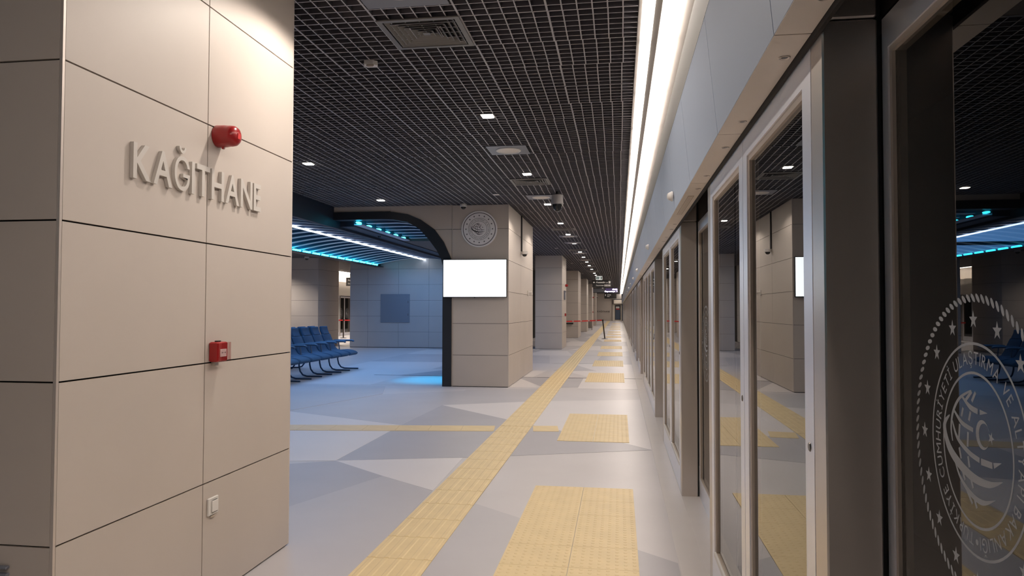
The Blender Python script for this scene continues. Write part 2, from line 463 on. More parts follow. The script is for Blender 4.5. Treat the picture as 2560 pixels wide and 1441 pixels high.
c2 = column('second beige column, with round emblem, lit screen and black arch beside it', -3.155, -2.0585, 13.3773, 17.2284, [15.10])
c3 = column('bluish column behind the one with the lit screen', -3.063, -2.07, 26.39, 28.52, [])
c4 = column('brown-grey column behind the red barrier belt', -3.1, -2.07, 37.0, 39.5, [])
c5 = column('narrow far column with a litter bin beside it', -3.1, -2.07, 46.9, 49.1, [])
c6 = column('far column just left of the hanging black signs', -3.1, -2.07, 56.3, 58.6, [])
c7 = column('farthest slim column before the end wall', -3.1, -2.07, 65.3, 67.3, [])
co = column('beige column on the opposite side behind the blue seats', -12.95, -11.52, 26.39, 28.45, [], faces=('+x', '-y'))
# station core behind the seats, with its panelled front wall
wb = struct(box('wall_back', M['joint'], -10.23, -4.3, 26.42, 80, 0, ZT + .1))
wb['label'] = 'grey panelled wall at the far end of the waiting area'
xs = [-10.235, -9.526, -8.304, -7.113, -5.91, -4.71, -4.29]
for i in range(len(xs) - 1):
    for k in range(6):
        box('panel', M['panel_grey'], xs[i] + .003, xs[i + 1] - .003, 26.405, 26.42, .02 if k == 0 else .6 * k + .003, min(.6 * (k + 1) - .003, ZT), wb)
for k in range(6):
    for j in range(6):
        box('panel', M['panel_grey'], -4.3, -4.285, 26.44 + 1.2 * j, 26.43 + 1.2 * (j + 1), .02 if k == 0 else .6 * k + .003, min(.6 * (k + 1) - .003, ZT), wb)
        box('panel', M['panel_grey'], -10.245, -10.23, 26.44 + 1.2 * j, 26.43 + 1.2 * (j + 1), .02 if k == 0 else .6 * k + .003, min(.6 * (k + 1) - .003, ZT), wb)
ap = thing('access_panel', 'square grey access panel on the wall behind the seats', 'panel', (-8.43, 26.40, 1.496))
box('door', M['access'], -.57, .57, -.02, 0, -.54, .54, ap, .004)
box('latch', M['steel_dark'], .50, .52, -.026, -.02, .20, .28, ap)
box('latch', M['steel_dark'], .50, .52, -.026, -.02, -.28, -.20, ap)
# end wall
we = struct(box('wall_end', M['panel'], -4.3, -.66, 93, 93.2, 0, ZT + .1)); we['label'] = 'beige end wall far down the platform'
struct(box('trim_4', M['joint'], -.88, -.84, 92.9, 93.0, 0, 2.7)); struct(box('trim_5', M['cream'], -.84, -.66, 92.8, 93.0, 0, 2.15))
hd = thing('end_header', 'cream box header above the far end door', 'header', (0, 92.9, 0))
MB().chamfer_box(-.655, .36, -.5, -.02, 2.18, 2.68, .02).build('casing', M['cream'], hd)
MB().prism([(-1.1, 2.78), (-.55, 3.28), (-.55, ZT - .02), (.32, ZT - .02), (.32, 2.78)], 'y', -.4, -.02).build('cove_end', M['whitec'], hd)
ed = struct(thing('door_1', None, None, (-.12, 92.9, 0))); ed['label'] = 'dark glazed door with cream frame at the platform end'
MB().box(-.56, -.40, 0, .1, 0, 2.16).box(.34, .50, 0, .1, 0, 2.16).box(-.40, .34, 0, .1, 2.02, 2.16).box(-.40, .34, 0, .1, 0, .12).build('door_frame', M['cream'], ed)
box('door_leaf', M['black'], -.40, .34, .03, .07, .12, 2.02, ed)
box('window_pane', mat('door_blue_glass', (.06, .09, .14), .15), -.32, .26, .02, .03, .2, 1.5, ed)
ps = thing('poster', 'white and red notice on the far end door', 'poster', (-.16, 92.90, 1.42))
box('sheet', M['paper'], -.22, .22, -.012, .0, .0, .42, ps); box('red_band', M['red'], -.22, .22, -.016, -.012, .0, .18, ps)

# ---------------------------------------------------------------- vault over the seats
YV0, YV1 = -4.0, 26.38
def arc_pts(xa, za, xb, zb, n=14):
    # quarter-like arch from springing (xa, za) up to the crown (xb, zb)
    return [(xa + (xb - xa) * (1 - math.cos(t)) if False else xa + (xb - xa) * t, za + (zb - za) * math.sin(t * PI / 2)) for t in [k / n for k in range(n + 1)]]
prof = arc_pts(-9.02, 3.14, -7.27, 3.37) + list(reversed(arc_pts(-5.55, 3.12, -7.27, 3.37)))[1:]
va = thing('vaulted_ceiling', 'blue-lit vaulted slat ceiling hanging over the waiting seats', 'ceiling feature', (-7.27, 17.5, 0))
def sweep_strip(pts, y0, y1, t, mb=None, off=(0, 0)):
    mb = mb or MB(); n = len(mb.v)
    for (x, z) in pts: mb.v += [(x - off[0], y0, z), (x - off[0], y1, z), (x - off[0], y1, z + t), (x - off[0], y0, z + t)]
    for i in range(len(pts) - 1):
        a = n + 4 * i; b = a + 4
        for q in ((0, 1), (1, 2), (2, 3), (3, 0)): mb.f.append((a + q[0], b + q[0], b + q[1], a + q[1])); mb.m.append(0)
    mb.f.append((n, n + 1, n + 2, n + 3)); e = n + 4 * (len(pts) - 1); mb.f.append((e + 3, e + 2, e + 1, e)); mb.m += [0, 0]
    return mb
o = sweep_strip([(x, min(z + .26, ZT + .012)) for x, z in prof], YV0 - 17.5, YV1 - 17.5, .01, off=(-7.27, 0)).build('lining', M['vault'], va)
def shaded_slat(pts, hw, off):  # pale bottom strip on a dark body, the body's shade is coloured in
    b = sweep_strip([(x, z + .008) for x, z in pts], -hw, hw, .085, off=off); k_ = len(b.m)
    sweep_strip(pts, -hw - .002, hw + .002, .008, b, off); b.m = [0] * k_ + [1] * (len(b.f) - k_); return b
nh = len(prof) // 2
rm = shaded_slat(prof[:nh + 1], .09, (-7.27, 0)).mesh('slat', [M['ribside'], M['rib']])
rm2 = shaded_slat(prof[nh:], .09, (-7.27, 0)).mesh('slat', [M['ribside'], M['ribshade']])
for m_ in (rm,): m_.polygons.foreach_set('use_smooth', [False] * len(m_.polygons))
yk = []
k = 0
while YV0 + .3 + .655 * k < 26.3:
    yk.append(YV0 + .3 + .655 * k); k += 1
shift = (19.86 - yk[0]) % .655
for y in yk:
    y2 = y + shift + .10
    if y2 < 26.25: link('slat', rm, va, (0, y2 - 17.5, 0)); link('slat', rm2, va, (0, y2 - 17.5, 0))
for (xa, xb, nm) in ((-9.22, -9.02, 'edge_beam'), (-5.62, -5.53, 'edge_beam')):
    box(nm, M['beam'], xa + 7.27, xb + 7.27, YV0 - 17.5, YV1 - 17.5, 3.07, ZT + .015, va)
MB().box(-9.02 + 7.27, -8.90 + 7.27, YV0 - 17.5, YV1 - 17.5, 3.07, 3.085).box(-8.90 + 7.27, -8.893 + 7.27, YV0 - 17.5, YV1 - 17.5, 3.07, 3.09).build('trough', M['beam'], va)
box('led_line', M['ledw'], -.026, .026, 9.2 - 17.5, YV1 - 17.5, 3.318, 3.345, va)
cyl = MB().chamfer_box(-.035, .035, -.215, .215, 0, .055, .015).mesh('cyan_lamp', M['cyan'])
i = 0
for y in yk:
    y2 = y + shift - .20
    if y2 > 26.2: continue
    i += 1
    tag(link('cyan_lamp', cyl, None, (-8.945, y2, 3.092)), 'glowing cyan lamp dash on the vault edge, %s from the near end' % nth(i - 1), 'light', 'cyan lamps along the vault edge')
for y_, e_ in ((8.5, 30), (15.0, 120), (22.5, 80)): area('vault_fill', (-7.3, y_, 3.08), (0, 0, 0), 2.6, 6.5, e_, (.16, .44, 1.0))  # added blue fill lights without fittings, tint the floor and seats

# portal beside the second column: wall over the arch, black frame, coffer with slats
out_ = [(-5.53, 3.365), (-4.55, 3.365), (-4.316, 3.350), (-4.03, 3.300), (-3.772, 3.191), (-3.502, 3.002), (-3.315, 2.754), (-3.19, 2.478), (-3.158, 2.3)]
in_ = [(-5.53, 3.215), (-4.55, 3.215), (-4.315, 3.205), (-4.027, 3.150), (-3.80, 3.02), (-3.611, 2.813), (-3.45, 2.60), (-3.357, 2.42), (-3.33, 2.3)]
po = thing('arched_portal', 'black arched frame beside the column with the lit screen', 'arch', (-4.35, 13.38, 0))
def P(pts): return [(x + 4.35, z) for x, z in pts]
MB().prism(P(out_ + [(-3.158, 0), (-3.33, 0)] + list(reversed(in_))), 'y', -.03, .20).build('frame', M['frame'], po)
MB().prism(P([(-5.53, 3.368), (-4.388, 3.368), (-4.388, ZT), (-5.53, ZT)]), 'y', -.003, .02).build('panel', M['panel'], po)
ar = [p for p in out_ if p[0] > -4.4 and p[1] > 3.003]
MB().prism(P([(-4.382, 3.362)] + [(x + .002, z + .004) for x, z in ar] + [(-3.50, 3.004), (-3.16, 3.004), (-3.16, ZT), (-4.382, ZT)]), 'y', -.003, .02).build('panel', M['panel'], po)
MB().prism(P([(-3.16, 2.4), (-3.16, 2.996), (-3.494, 2.996)] + [(-3.312, 2.756), (-3.187, 2.48)]), 'y', -.003, .02).build('panel', M['panel'], po)
box('backing', M['joint'], -5.5 + 4.35, -3.16 + 4.35, .021, .19, 3.37, ZT - .004, po)
cf = thing('slatted_coffer', 'blue-lit slatted recess seen through the black arch', 'ceiling feature', (-4.35, 15.2, 0))
rp = [(-5.05, 3.20), (-4.7, 3.205), (-4.4, 3.205), (-4.2, 3.19), (-4.0, 3.145), (-3.78, 3.02), (-3.59, 2.83), (-3.44, 2.62), (-3.34, 2.42)]
sweep_strip([(x, z + .16) for x, z in rp], -1.5, 1.85, .01, off=(-4.35, 0)).build('lining', M['vault'], cf)
rcm = shaded_slat(rp, .07, (-4.35, 0)).mesh('slat', [M['ribside'], M['rib']])
cyr = MB().chamfer_box(-.04, .04, -.07, .07, 0, .03, .01).mesh('cyan_lamp', M['cyan'])
for k in range(6):
    y = 13.95 + .60 * k
    link('slat', rcm, cf, (0, y - 15.2, 0))
    tag(link('cyan_lamp', cyr, None, (-5.13, y - .28, 3.175)), 'small glowing cyan lamp behind the arch, %s one from the arch frame' % nth(k), 'light', 'cyan lamps behind the arch')
box('edge_beam', M['beam'], -5.53 + 4.35, -5.24 + 4.35, -1.50, 11.1, 3.12, ZT, cf)
box('lamp_shelf', M['rib'], -5.24 + 4.35, -5.08 + 4.35, -1.5, 1.85, 3.15, 3.17, cf)
struct(box('ceiling_low', M['soffdark'], -5.24, -3.16, 17.05, 26.4, 3.14, 3.45))
spot('arch_fill_spot', (-4.1, 14.9, 3.1), 520, (.0, .50, 1.0), .72, 1.0, .05, (math.radians(-6), math.radians(-7), 0))  # added spot without a fitting, throws the cyan pool on the floor
area('passage_fill', (-4.3, 19.5, 3.1), (0, 0, 0), 1.2, 4.0, 14, (.22, .45, 1.0))  # added blue fill below the low passage ceiling, no fitting there
dt = thing('round_detector', 'tiny round detector under the dark blue beam', 'detector', (-5.36, 15.6, 3.119))
MB().lathe([(.0, -.03), (.03, -.028), (.045, -.01), (.05, 0)], 14).build('body', M['dome'], dt, True)

# ================================================================ PLATFORM SCREEN DOORS
XP = .485
Pl = [1.80, 5.82, 10.0, 16.62, 20.78, 24.93, 29.05, 35.55, 39.70, 43.85, 48.0, 54.5, 58.65, 62.8, 66.95, 73.45, 77.6, 81.75, 85.9]
OW = 1.77; PW = .105
def leaf_fixed(w_):
    r = thing('emergency_door', 'x', 'door', (0, 0, 0))
    z0, z1 = .012, 2.19
    MB().box(0, .045, .004, .09, z0, z1).box(0, .045, w_ - .09, w_ - .004, z0, z1).box(0, .045, .09, w_ - .09, 2.062, z1).box(0, .045, .09, w_ - .09, z0, .20).build('frame', M['alu'], r)
    b = MB(); e = .022
    for (a0, a1, c0, c1) in ((.09, .09 + e, .20, 2.062), (w_ - .09 - e, w_ - .09, .20, 2.062), (.09 + e, w_ - .09 - e, 2.062 - e, 2.062), (.09 + e, w_ - .09 - e, .20, .20 + e)):
        b.box(.006, .040, a0, a1, c0, c1)
    b.build('glazing_bead', M['bead'], r)
    box('glass', M['glass'], .016, .024, .09 + e, w_ - .09 - e, .20 + e, 2.062 - e, r)
    box('sill_strip', M['white'], -.004, .006, .10, w_ - .10, .203, .226, r)
    k = MB(); k.lathe([(.0, -.003), (.010, -.003), (.013, 0)], 14, 'x', (0, .045, 1.12)); k.build('keyhole', M['steel_dark'], r)
    box('bottom_seal', M['rubber'], .004, .04, .006, w_ - .006, .002, .012, r)
    return r
# emblem in unit coordinates (outer text ring = 1)
def strip(mb, pts, wd, tf, sub=6, mi=0):
    # smooth (Catmull-Rom) band through pts with widths wd
    P_ = [Vector(p) for p in pts]; q = []; ws = []
    for i in range(len(P_) - 1):
        p0 = P_[max(i - 1, 0)]; p1 = P_[i]; p2 = P_[i + 1]; p3 = P_[min(i + 2, len(P_) - 1)]
        for s in range(sub + (i == len(P_) - 2)):
            t = s / sub
            q.append(.5 * ((2 * p1) + (p2 - p0) * t + (2 * p0 - 5 * p1 + 4 * p2 - p3) * t * t + (3 * p1 - p0 - 3 * p2 + p3) * t ** 3))
            ws.append(wd[i] * (1 - t) + wd[i + 1] * t)
    V = []; n = len(q)
    for i, p in enumerate(q):
        d = (q[min(i + 1, n - 1)] - q[max(i - 1, 0)]).normalized(); nn = Vector((-d.y, d.x)) * (ws[i] / 2 + .0008)
        V += [tf(p.x + nn.x, p.y + nn.y), tf(p.x - nn.x, p.y - nn.y)]
    mb.raw(V, [(2 * i, 2 * i + 1, 2 * i + 3, 2 * i + 2) for i in range(n - 1)], mi)
def ring(mb, r0, r1, tf, n=72):
    V = []
    for k in range(n):
        a = 2 * PI * k / n; V += [tf(r0 * math.cos(a), r0 * math.sin(a)), tf(r1 * math.cos(a), r1 * math.sin(a))]
    mb.raw(V, [(2 * k, 2 * k + 1, (2 * k + 3) % (2 * n), (2 * k + 2) % (2 * n)) for k in range(n)])
def star(mb, cx, cy, r, a0, tf):
    V = [tf(cx, cy)] + [tf(cx + (r if k % 2 == 0 else r * .40) * math.cos(a0 + k * PI / 5), cy + (r if k % 2 == 0 else r * .40) * math.sin(a0 + k * PI / 5)) for k in range(10)]
    mb.raw(V, [(0, 1 + k, 1 + (k + 1) % 10) for k in range(10)])
TXT = 'TÜRKİYE CUMHURİYETİ ULAŞTIRMA VE ALTYAPI BAKANLIĞI'
def emblem(parent, tf, m, rope=True, detail=True, rr=None):
    b = MB(); ring(b, .975, 1.0, tf); ring(b, .70, .725, tf); b.build('ring', m, parent)
    b = MB()
    for k in range(16):
        a = PI / 2 + 2 * PI * k / 16
        star(b, 1.21 * math.cos(a), 1.21 * math.sin(a), .088, PI / 2, tf)
    b.build('stars', m, parent)
    if rope:
        b = MB()
        for k in range(92):
            a = 2 * PI * k / 92; cx, cy = 1.415 * math.cos(a), 1.415 * math.sin(a); th_ = a + PI / 2 - .72
            b.raw([tf(cx + .057 * math.cos(t) * math.cos(th_) - .0235 * math.sin(t) * math.sin(th_), cy + .057 * math.cos(t) * math.sin(th_) + .0235 * math.sin(t) * math.cos(th_)) for t in [2 * PI * j / 10 for j in range(10)]], [tuple(range(10))])
        b.build('rope_border', m, parent)
    else:
        b = MB(); ring(b, 1.40, 1.44, tf); b.build('border_line', m, parent)
    if detail:
        b = MB(); n = len(TXT) + 2; sz = .175
        wds = []
        for ch in TXT:
            if ch == ' ': wds.append(.075)
            else: v, f, a_, b_ = glyph(ch, 0.0); wds.append((b_ - a_) * sz + .030)
        tot = sum(wds); full = 2 * PI * .855 - .10; kx = full / tot
        s_ = .05
        for ch, wv in zip(TXT, wds):
            mid = s_ + wv * kx / 2; s_ += wv * kx
            ang = -PI / 2 - mid / .855
            if ch == ' ': continue
            v, f, a_, b_ = glyph(ch, 0.0); ca, sa = math.cos(ang), math.sin(ang)
            V = []
            for (px, py) in v:
                lx = (px - (a_ + b_) / 2) * sz * min(kx, 1.25); ly = (py - .36) * sz
                r_ = .855 + ly; V.append(tf(r_ * ca + lx * sa, r_ * sa - lx * ca))
            b.raw(V, f)
        b.raw([tf(.02 * math.cos(t) * 1.4, -.855 + .02 * 1.4 * math.sin(t)) for t in [2 * PI * j / 12 for j in range(12)]], [tuple(range(12))])
        b.build('lettering', m, parent)
    b = MB()
    strip(b, [(-.56, .25), (-.69, .13), (-.60, -.06), (-.37, -.19), (-.05, -.27), (.27, -.265), (.52, -.19)], [.01, .07, .095, .10, .085, .06, 0], tf)
    strip(b, [(-.08, .54), (-.33, .44), (-.48, .29), (-.53, .13), (-.50, .0)], [.015, .032, .04, .035, .02], tf)
    strip(b, [(-.28, .47), (-.10, .385), (.06, .36)], [.02, .05, .05], tf, 4); strip(b, [(.10, .36), (.25, .37)], [.05, .0], tf, 2)
    strip(b, [(-.46, .31), (-.28, .21), (-.04, .175)], [.025, .045, .04], tf, 4)
    strip(b, [(-.50, .20), (-.39, .05), (-.14, -.05), (.08, -.085)], [.02, .045, .05, .048], tf)
    strip(b, [(.11, -.09), (.33, -.085)], [.06, .055], tf, 2); strip(b, [(.355, -.08), (.50, -.03)], [.05, 0], tf, 2)
    strip(b, [(-.46, -.18), (-.34, -.32), (-.12, -.43), (.13, -.46), (.38, -.38)], [.02, .035, .055, .05, 0], tf)
    for seg_ in ([(-.06, .535), (-.20, .43)], [(-.25, .36), (-.29, .27)], [(-.33, .19), (-.355, .05)], [(-.35, -.04), (-.31, -.14)], [(-.28, -.26), (-.23, -.33)], [(-.19, -.42), (-.08, -.52)],
                 [(.02, .535), (-.06, .44)], [(-.09, .34), (-.13, .25)], [(-.15, .14), (-.165, -.0)], [(-.16, -.09), (-.13, -.19)], [(-.10, -.30), (-.06, -.37)], [(-.04, -.46), (.01, -.54)]):
        strip(b, seg_, [.034, .034], tf, 2)
    V = []; n = 20
    for k in range(n + 1):
        t = .62 + k * (2 * PI - 1.24) / n
        V += [tf(.15 + .135 * math.cos(t), .16 + .135 * math.sin(t)), tf(.185 + .108 * math.cos(.38 + k * (2 * PI - .76) / n), .16 + .108 * math.sin(.38 + k * (2 * PI - .76) / n))]
    b.raw(V, [(2 * k, 2 * k + 1, 2 * k + 3, 2 * k + 2) for k in range(n)])
    star(b, .315, .155, .062, 0, tf)
    b.build('globe_mark', m, parent)
LW = .885
def leaf_slide(detail):
    r = thing('sliding_door', 'x', 'door', (0, 0, 0)); z0, z1 = .006, 2.163
    MB().box(0, .04, .0, .036, z0, z1).box(0, .04, LW - .036, LW, z0, z1).box(0, .04, .036, LW - .036, 2.085, z1).box(0, .04, .036, LW - .036, z0, .15).build('frame', M['alu'], r)
    b = MB()
    for (a0, a1, c0, c1) in ((.036, .050, .15, 2.085), (LW - .05, LW - .036, .15, 2.085), (.05, LW - .05, 2.071, 2.085), (.05, LW - .05, .15, .164)): b.box(.004, .036, a0, a1, c0, c1)
    b.build('glazing_bead', M['bead'], r)
    box('glass', M['glass2'], .012, .020, .05, LW - .05, .164, 2.071, r)
    R = .187; yc = LW - .396; zc = 1.222
    e = bpy.data.objects.new('emblem', None); C.objects.link(e); e.parent = r
    tf = lambda x, y: (.01185, yc - x * R * .95, zc + y * R * 1.03)
    emblem(r, tf, M['decal'], True, detail); bpy.data.objects.remove(e)
    return r
def pillar():
    r = thing('steel_pillar', 'x', 'pillar', (0, 0, 0))
    MB().chamfer_box(0, .125, 0, PW, .0, 2.168, .004).build('post', M['steel'], r)
    MB().chamfer_box(0, .125, 0, PW, 2.172, 2.62, .004).build('head', M['steel'], r)
    box('seal', M['rubber'], .126, .134, .01, PW - .01, .004, 2.6, r)
    return r
fixed = {}
ls = leaf_slide(True); pm = pillar(); lf = None; nf = 0; ns = 0; npil = 0
templates = [ls, pm]
lf0 = leaf_fixed(1.0); templates.append(lf0); leafcache = {1.0: lf0}
K = kids()
first_used = {}
def use(t, loc, label, group, rz=0):
    if t not in first_used and rz == 0:
        first_used[t] = 1; t.location = loc; t['label'] = label; t['group'] = group; return t
    return copy_tree(t, loc, rz, label, group, K)
prev_end = -.2
gi = 0
# layout
layout = []
for n, p in enumerate(Pl):
    o0 = p - OW
    if n == 0: o0 = -.1
    layout.append((o0, p))
for n, (o0, p) in enumerate(layout):
    # door pair in the opening
    use(ls, (.62, p - LW, 0), 'recessed glass sliding door with white emblem, %s doorway from the camera, far leaf' % nth(n), 'recessed sliding doors')
    use(ls, (.62, p - 2 * LW - .006, 0), 'recessed glass sliding door with white emblem, %s doorway from the camera, near leaf' % nth(n), 'recessed sliding doors')
    use(pm, (XP, p, 0), 'brushed steel pillar on the far side of the %s doorway' % nth(n), 'steel door pillars')
    if n > 0: use(pm, (XP, o0 - PW, 0), 'brushed steel pillar on the near side of the %s doorway' % nth(n), 'steel door pillars')
    # fixed leaves up to next opening
    a = p + PW; b = layout[n + 1][0] - PW if n + 1 < len(layout) else 92.8
    cntl = max(2, round((b - a) / 1.05)); wl = round((b - a) / cntl, 4)
    if abs(wl - 1.0) < .012: wl = 1.0 if False else wl
    if wl not in leafcache:
        leafcache[wl] = leaf_fixed(wl); K = kids()
    for i in range(cntl):
        nf += 1
        use(leafcache[wl], (XP, a + i * wl, 0), 'fixed clear glass panel with silver frame, %s one along the platform' % nth(nf - 1), 'framed glass panels between doorways')
    use_tr = None
# remove the unused 1.0 template
if lf0 not in first_used:
    for o in list(K.get(lf0, [])): bpy.data.objects.remove(o)
    bpy.data.objects.remove(lf0)
# transom and header
hdr = thing('door_header', 'long blue-grey and cream header running above the platform doors', 'header', (.4, 0, 0))
def hb(name, m, pts, y0, y1): return MB().prism([(x - .4, z) for x, z in pts], 'y', y0, y1).build(name, m, hdr)
JO = [-6.0, -4.3, -3.25, -2.2, -1.2, -.2, .82, 1.843, 2.871, 3.966]
while JO[-1] < 90.8: JO.append(JO[-1] + 1.055)
JO.append(92.4)
for i in range(len(JO) - 1):
    a, b = JO[i] + .003, JO[i + 1] - .003
    hb('fascia_panel', M['fascia'], [(.383, 2.157), (.336, 2.625), (.35, 2.63), (.397, 2.160)], a, b)
    hb('soffit_panel', M['soffit'], [(.384, 2.155), (.472, 2.155), (.472, 2.170), (.386, 2.170)], a, b)
hb('seal', M['joint'], [(.4735, 2.140), (.4835, 2.140), (.4835, 2.172), (.4735, 2.172)], -6, 92.4)
hb('upper_panel', M['band'], [(.336, 2.628), (.362, 2.955), (.80, 2.955), (.80, 2.94), (.377, 2.94), (.35, 2.633)], -6, 92.4)
hb('core', M['joint'], [(.400, 2.175), (.474, 2.175), (.474, 2.64), (.64, 2.64), (.70, 2.90), (.38, 2.90), (.354, 2.635)], -6, 92.4)
hb('transom', M['steel_dark'], [(.622, 2.172), (.66, 2.172), (.66, 2.66), (.622, 2.66)], -6, 92.4)
hb('top_closure', M['tunnel'], [(.66, 2.6), (.74, 2.6), (.74, 4.1), (.80, 4.1), (.80, 2.55), (.66, 2.55)], -6, 92.4)
# slot grille and soffit spots
sg = thing('slot_grille', 'long narrow ventilation slot in the cream header soffit', 'vent', (.43, 4.83, 2.155))
MB().box(-.018, .018, -.43, .43, -.002, .0).build('frame', M['bead'], sg)
for k in range(3): box('slat', M['soffit'], -.012 + .009 * k, -.008 + .009 * k, -.42, .42, -.004, -.002, sg)
sp = thing('recessed_spot', 'x', 'spotlight', (0, 0, 0))
MB().lathe([(.009, .001), (.011, -.001), (.013, -.003), (.0155, -.0025), (.016, .0)], 20).build('ring', M['steel'], sp, True)
MB().lathe([(.0, -.001), (.006, -.0015), (.0088, -.001), (.0088, .0005)], 14).build('lens', M['dome'], sp, True)
K = kids(); ys = []
for n, p in enumerate(Pl[:14]):
    for d in ((-.17, .21, .88, 1.30, 1.95, 2.35) if n != 1 else (.03, .40, 1.08, 1.52, 2.3)): ys.append(p + d)
    if n in (2, 6): ys += [p + 3.1, p + 3.5, p + 4.6]
for i, y in enumerate(sorted(ys)):
    l_ = 'small round spot fitting in the header soffit, %s from the camera' % nth(i) if i < 50 else 'small far round spot fitting in the header soffit'
    if i == 0: sp.location = (.445, y, 2.155); sp['label'] = l_; sp['group'] = 'round spots in the header soffit'
    else: copy_tree(sp, (.445, y, 2.155), 0, l_, 'round spots in the header soffit', K)
rd = thing('smoke_detector', 'x', 'detector', (0, 0, 0))
MB().lathe([(.0, -.030), (.012, -.029), (.021, -.024), (.027, -.014), (.030, -.004), (.030, .0)], 22, 'x').build('body', M['white'], rd, True)
MB().lathe([(.030, -.004), (.034, -.004), (.035, .004), (.033, .010)], 22, 'x').build('base', M['white'], rd, True)
K = kids()
for i, y in enumerate((5.02, 9.07, 14.41, 18.3, 22.5, 26.6, 32, 37)):
    l_ = 'round white detector on the blue-grey header, %s from the camera' % nth(i)
    if i == 0: rd.location = (.3585, y, 2.25); rd['label'] = l_; rd['group'] = 'round detectors on the header'
    else: copy_tree(rd, (.3585, y, 2.25), 0, l_, 'round detectors on the header', K)

# opposite platform edge, seen through the gap beside the back wall
oh = thing('opposite_door_header', 'cream header over the opposite platform doors, seen through the gap', 'header', (-15.03, 45, 0), 0)
MB().prism([(0, 2.2), (-.25, 2.2), (-.25, 4.1), (-.2, 4.1), (-.2, 2.95), (.12, 2.95), (.12, 2.65), (.1, 2.2)], 'y', -18, 48).build('casing', M['cream'], oh)
box('cove_lining', M['whitec'], -.2, .4, -18, 48, ZT + .05, ZT + .08, oh)
to = tube_mesh(.30, 3.9, .03).mesh('tube_light', M['tube'])
for k in range(15): tag(link('tube_light', to, None, (-14.98, 27.5 + 4 * k, ZT + .01)), 'lit linear lamp over the opposite platform edge', 'light', 'linear lamps on the opposite side')
K = kids()
for k, y in enumerate((30.0, 34.2, 38.3, 42.5, 46.6)):
    copy_tree(ls, (-15.16, y, 0), PI, 'sliding door on the opposite platform, %s doorway, near leaf' % nth(k), 'opposite sliding doors', K)
    copy_tree(ls, (-15.16, y + LW + .006, 0), PI, 'sliding door on the opposite platform, %s doorway, far leaf' % nth(k), 'opposite sliding doors', K)
    copy_tree(pm, (-15.03, y + LW + .006 + PW + .01, 0), PI, 'steel pillar on the opposite platform, far side of the %s doorway' % nth(k), 'opposite pillars', K)
    copy_tree(pm, (-15.03, y - LW - .01, 0), PI, 'steel pillar on the opposite platform, near side of the %s doorway' % nth(k), 'opposite pillars', K)
    wlk = [q for q in leafcache if q != 1.0 or lf0 in first_used][0]; tpl = leafcache[wlk]
    for q in range(2): copy_tree(tpl, (-15.03, y + LW + .13 + (q + 1) * wlk, 0), PI, 'fixed glass panel on the opposite platform after the %s doorway, %s' % (nth(k), ('nearer', 'farther')[q]), 'opposite glass panels', K)
struct(box('wall_opposite', M['tunnel'], -16.4, -16.2, -6.2, 93.4, 0, 4.1))
struct(box('wall_far_left', M['panel'], -16.2, -10.25, 80, 80.2, 0, 4.1))

# ================================================================ TACTILE PAVING
def tac_strip_mb(L=.4, W=.4, ribs=5):
    b = MB(); b.box(.002, W - .002, .002, L - .002, 0, .004)
    for k in range(ribs):
        x = W * (k + .5) / ribs
        b.raw([(x - .018, .004, .004), (x - .011, .008, .0068), (x + .011, .008, .0068), (x + .018, .004, .004), (x - .018, L - .004, .004), (x - .011, L - .008, .0068), (x + .011, L - .008, .0068), (x + .018, L - .004, .004)],
              [(0, 1, 5, 4), (1, 2, 6, 5), (2, 3, 7, 6), (0, 3, 2, 1), (4, 5, 6, 7)])
    return b
def tac_dot_mb(W, L):
    b = MB(); b.box(.0015, W - .0015, .0015, L - .0015, 0, .004)
    nx, ny = max(1, round(W / .05)), max(1, round(L / .05))
    for i in range(nx):
        for j in range(ny):
            x, y = W * (i + .5) / nx, L * (j + .5) / ny
            V = [(x + r * math.cos(a), y + r * math.sin(a), z) for r, z in ((.0125, .004), (.008, .0058)) for a in [PI / 3 * q for q in range(6)]]
            b.raw(V, [(q, (q + 1) % 6, 6 + (q + 1) % 6, 6 + q) for q in range(6)] + [(6, 7, 8, 9, 10, 11)])
    return b
ts = thing('guide_strip', 'long yellow ribbed tactile guide strip running down the platform', 'tactile paving', (-1.48, 0, .002))
tm_ = tac_strip_mb().mesh('tile', M['tactile']); td_ = tac_dot_mb(.4, .43).mesh('tile', M['tactile'])
ys_ = []; y = 9.13 - .4 * 1
y = 8.52 - .405 * 20
k = 0; Y = 8.515
yy = Y
while yy > 1.0:
    yy -= .4; 
    if abs(yy - 15.6) > 0: link('tile', tm_, ts, (0, yy, 0))
link('tile', td_, ts, (0, 8.52, 0))
yy = 8.955; n = 0; fb = MB()
while yy < 92.5:
    if yy < 45: link('tile', tm_, ts, (0, yy, 0))
    else:
        q = tac_strip_mb(); fb.raw([(a, b_ + yy, c) for a, b_, c in q.v], q.f)
    yy += .4
stuff(fb.build('distant_tiles', M['tactile'], ts))
cs = thing('cross_strip', 'narrow yellow guide strip crossing towards the waiting area', 'tactile paving', (-1.48, 8.535, .0018), .128)
tcx = MB(); q = tac_strip_mb(ribs=0)
tcx.raw([(b_, a, c) for a, b_, c in q.v], [tuple(reversed(f)) for f in q.f]); tcm = tcx.mesh('tile', M['tactile'])
x = -1.485 - .4
while x > -8.2: link('tile', tcm, cs, (x + 1.475, 0.02, 0)); x -= .4
link('tile', tcm, cs, (.462, .03, 0)).scale = (.78, 1, 1)
pat = [(3.60, 5.985)] + [(8.0, 10.15), (14.55, 16.72), (18.68, 20.78), (22.75, 24.9), (26.9, 29.0), (33.0, 35.1), (37.4, 39.55), (41.6, 43.75), (45.8, 47.95), (52.3, 54.4), (56.5, 58.6), (60.6, 62.7), (64.8, 66.9), (71.3, 73.4), (75.4, 77.5)]
dc = {}
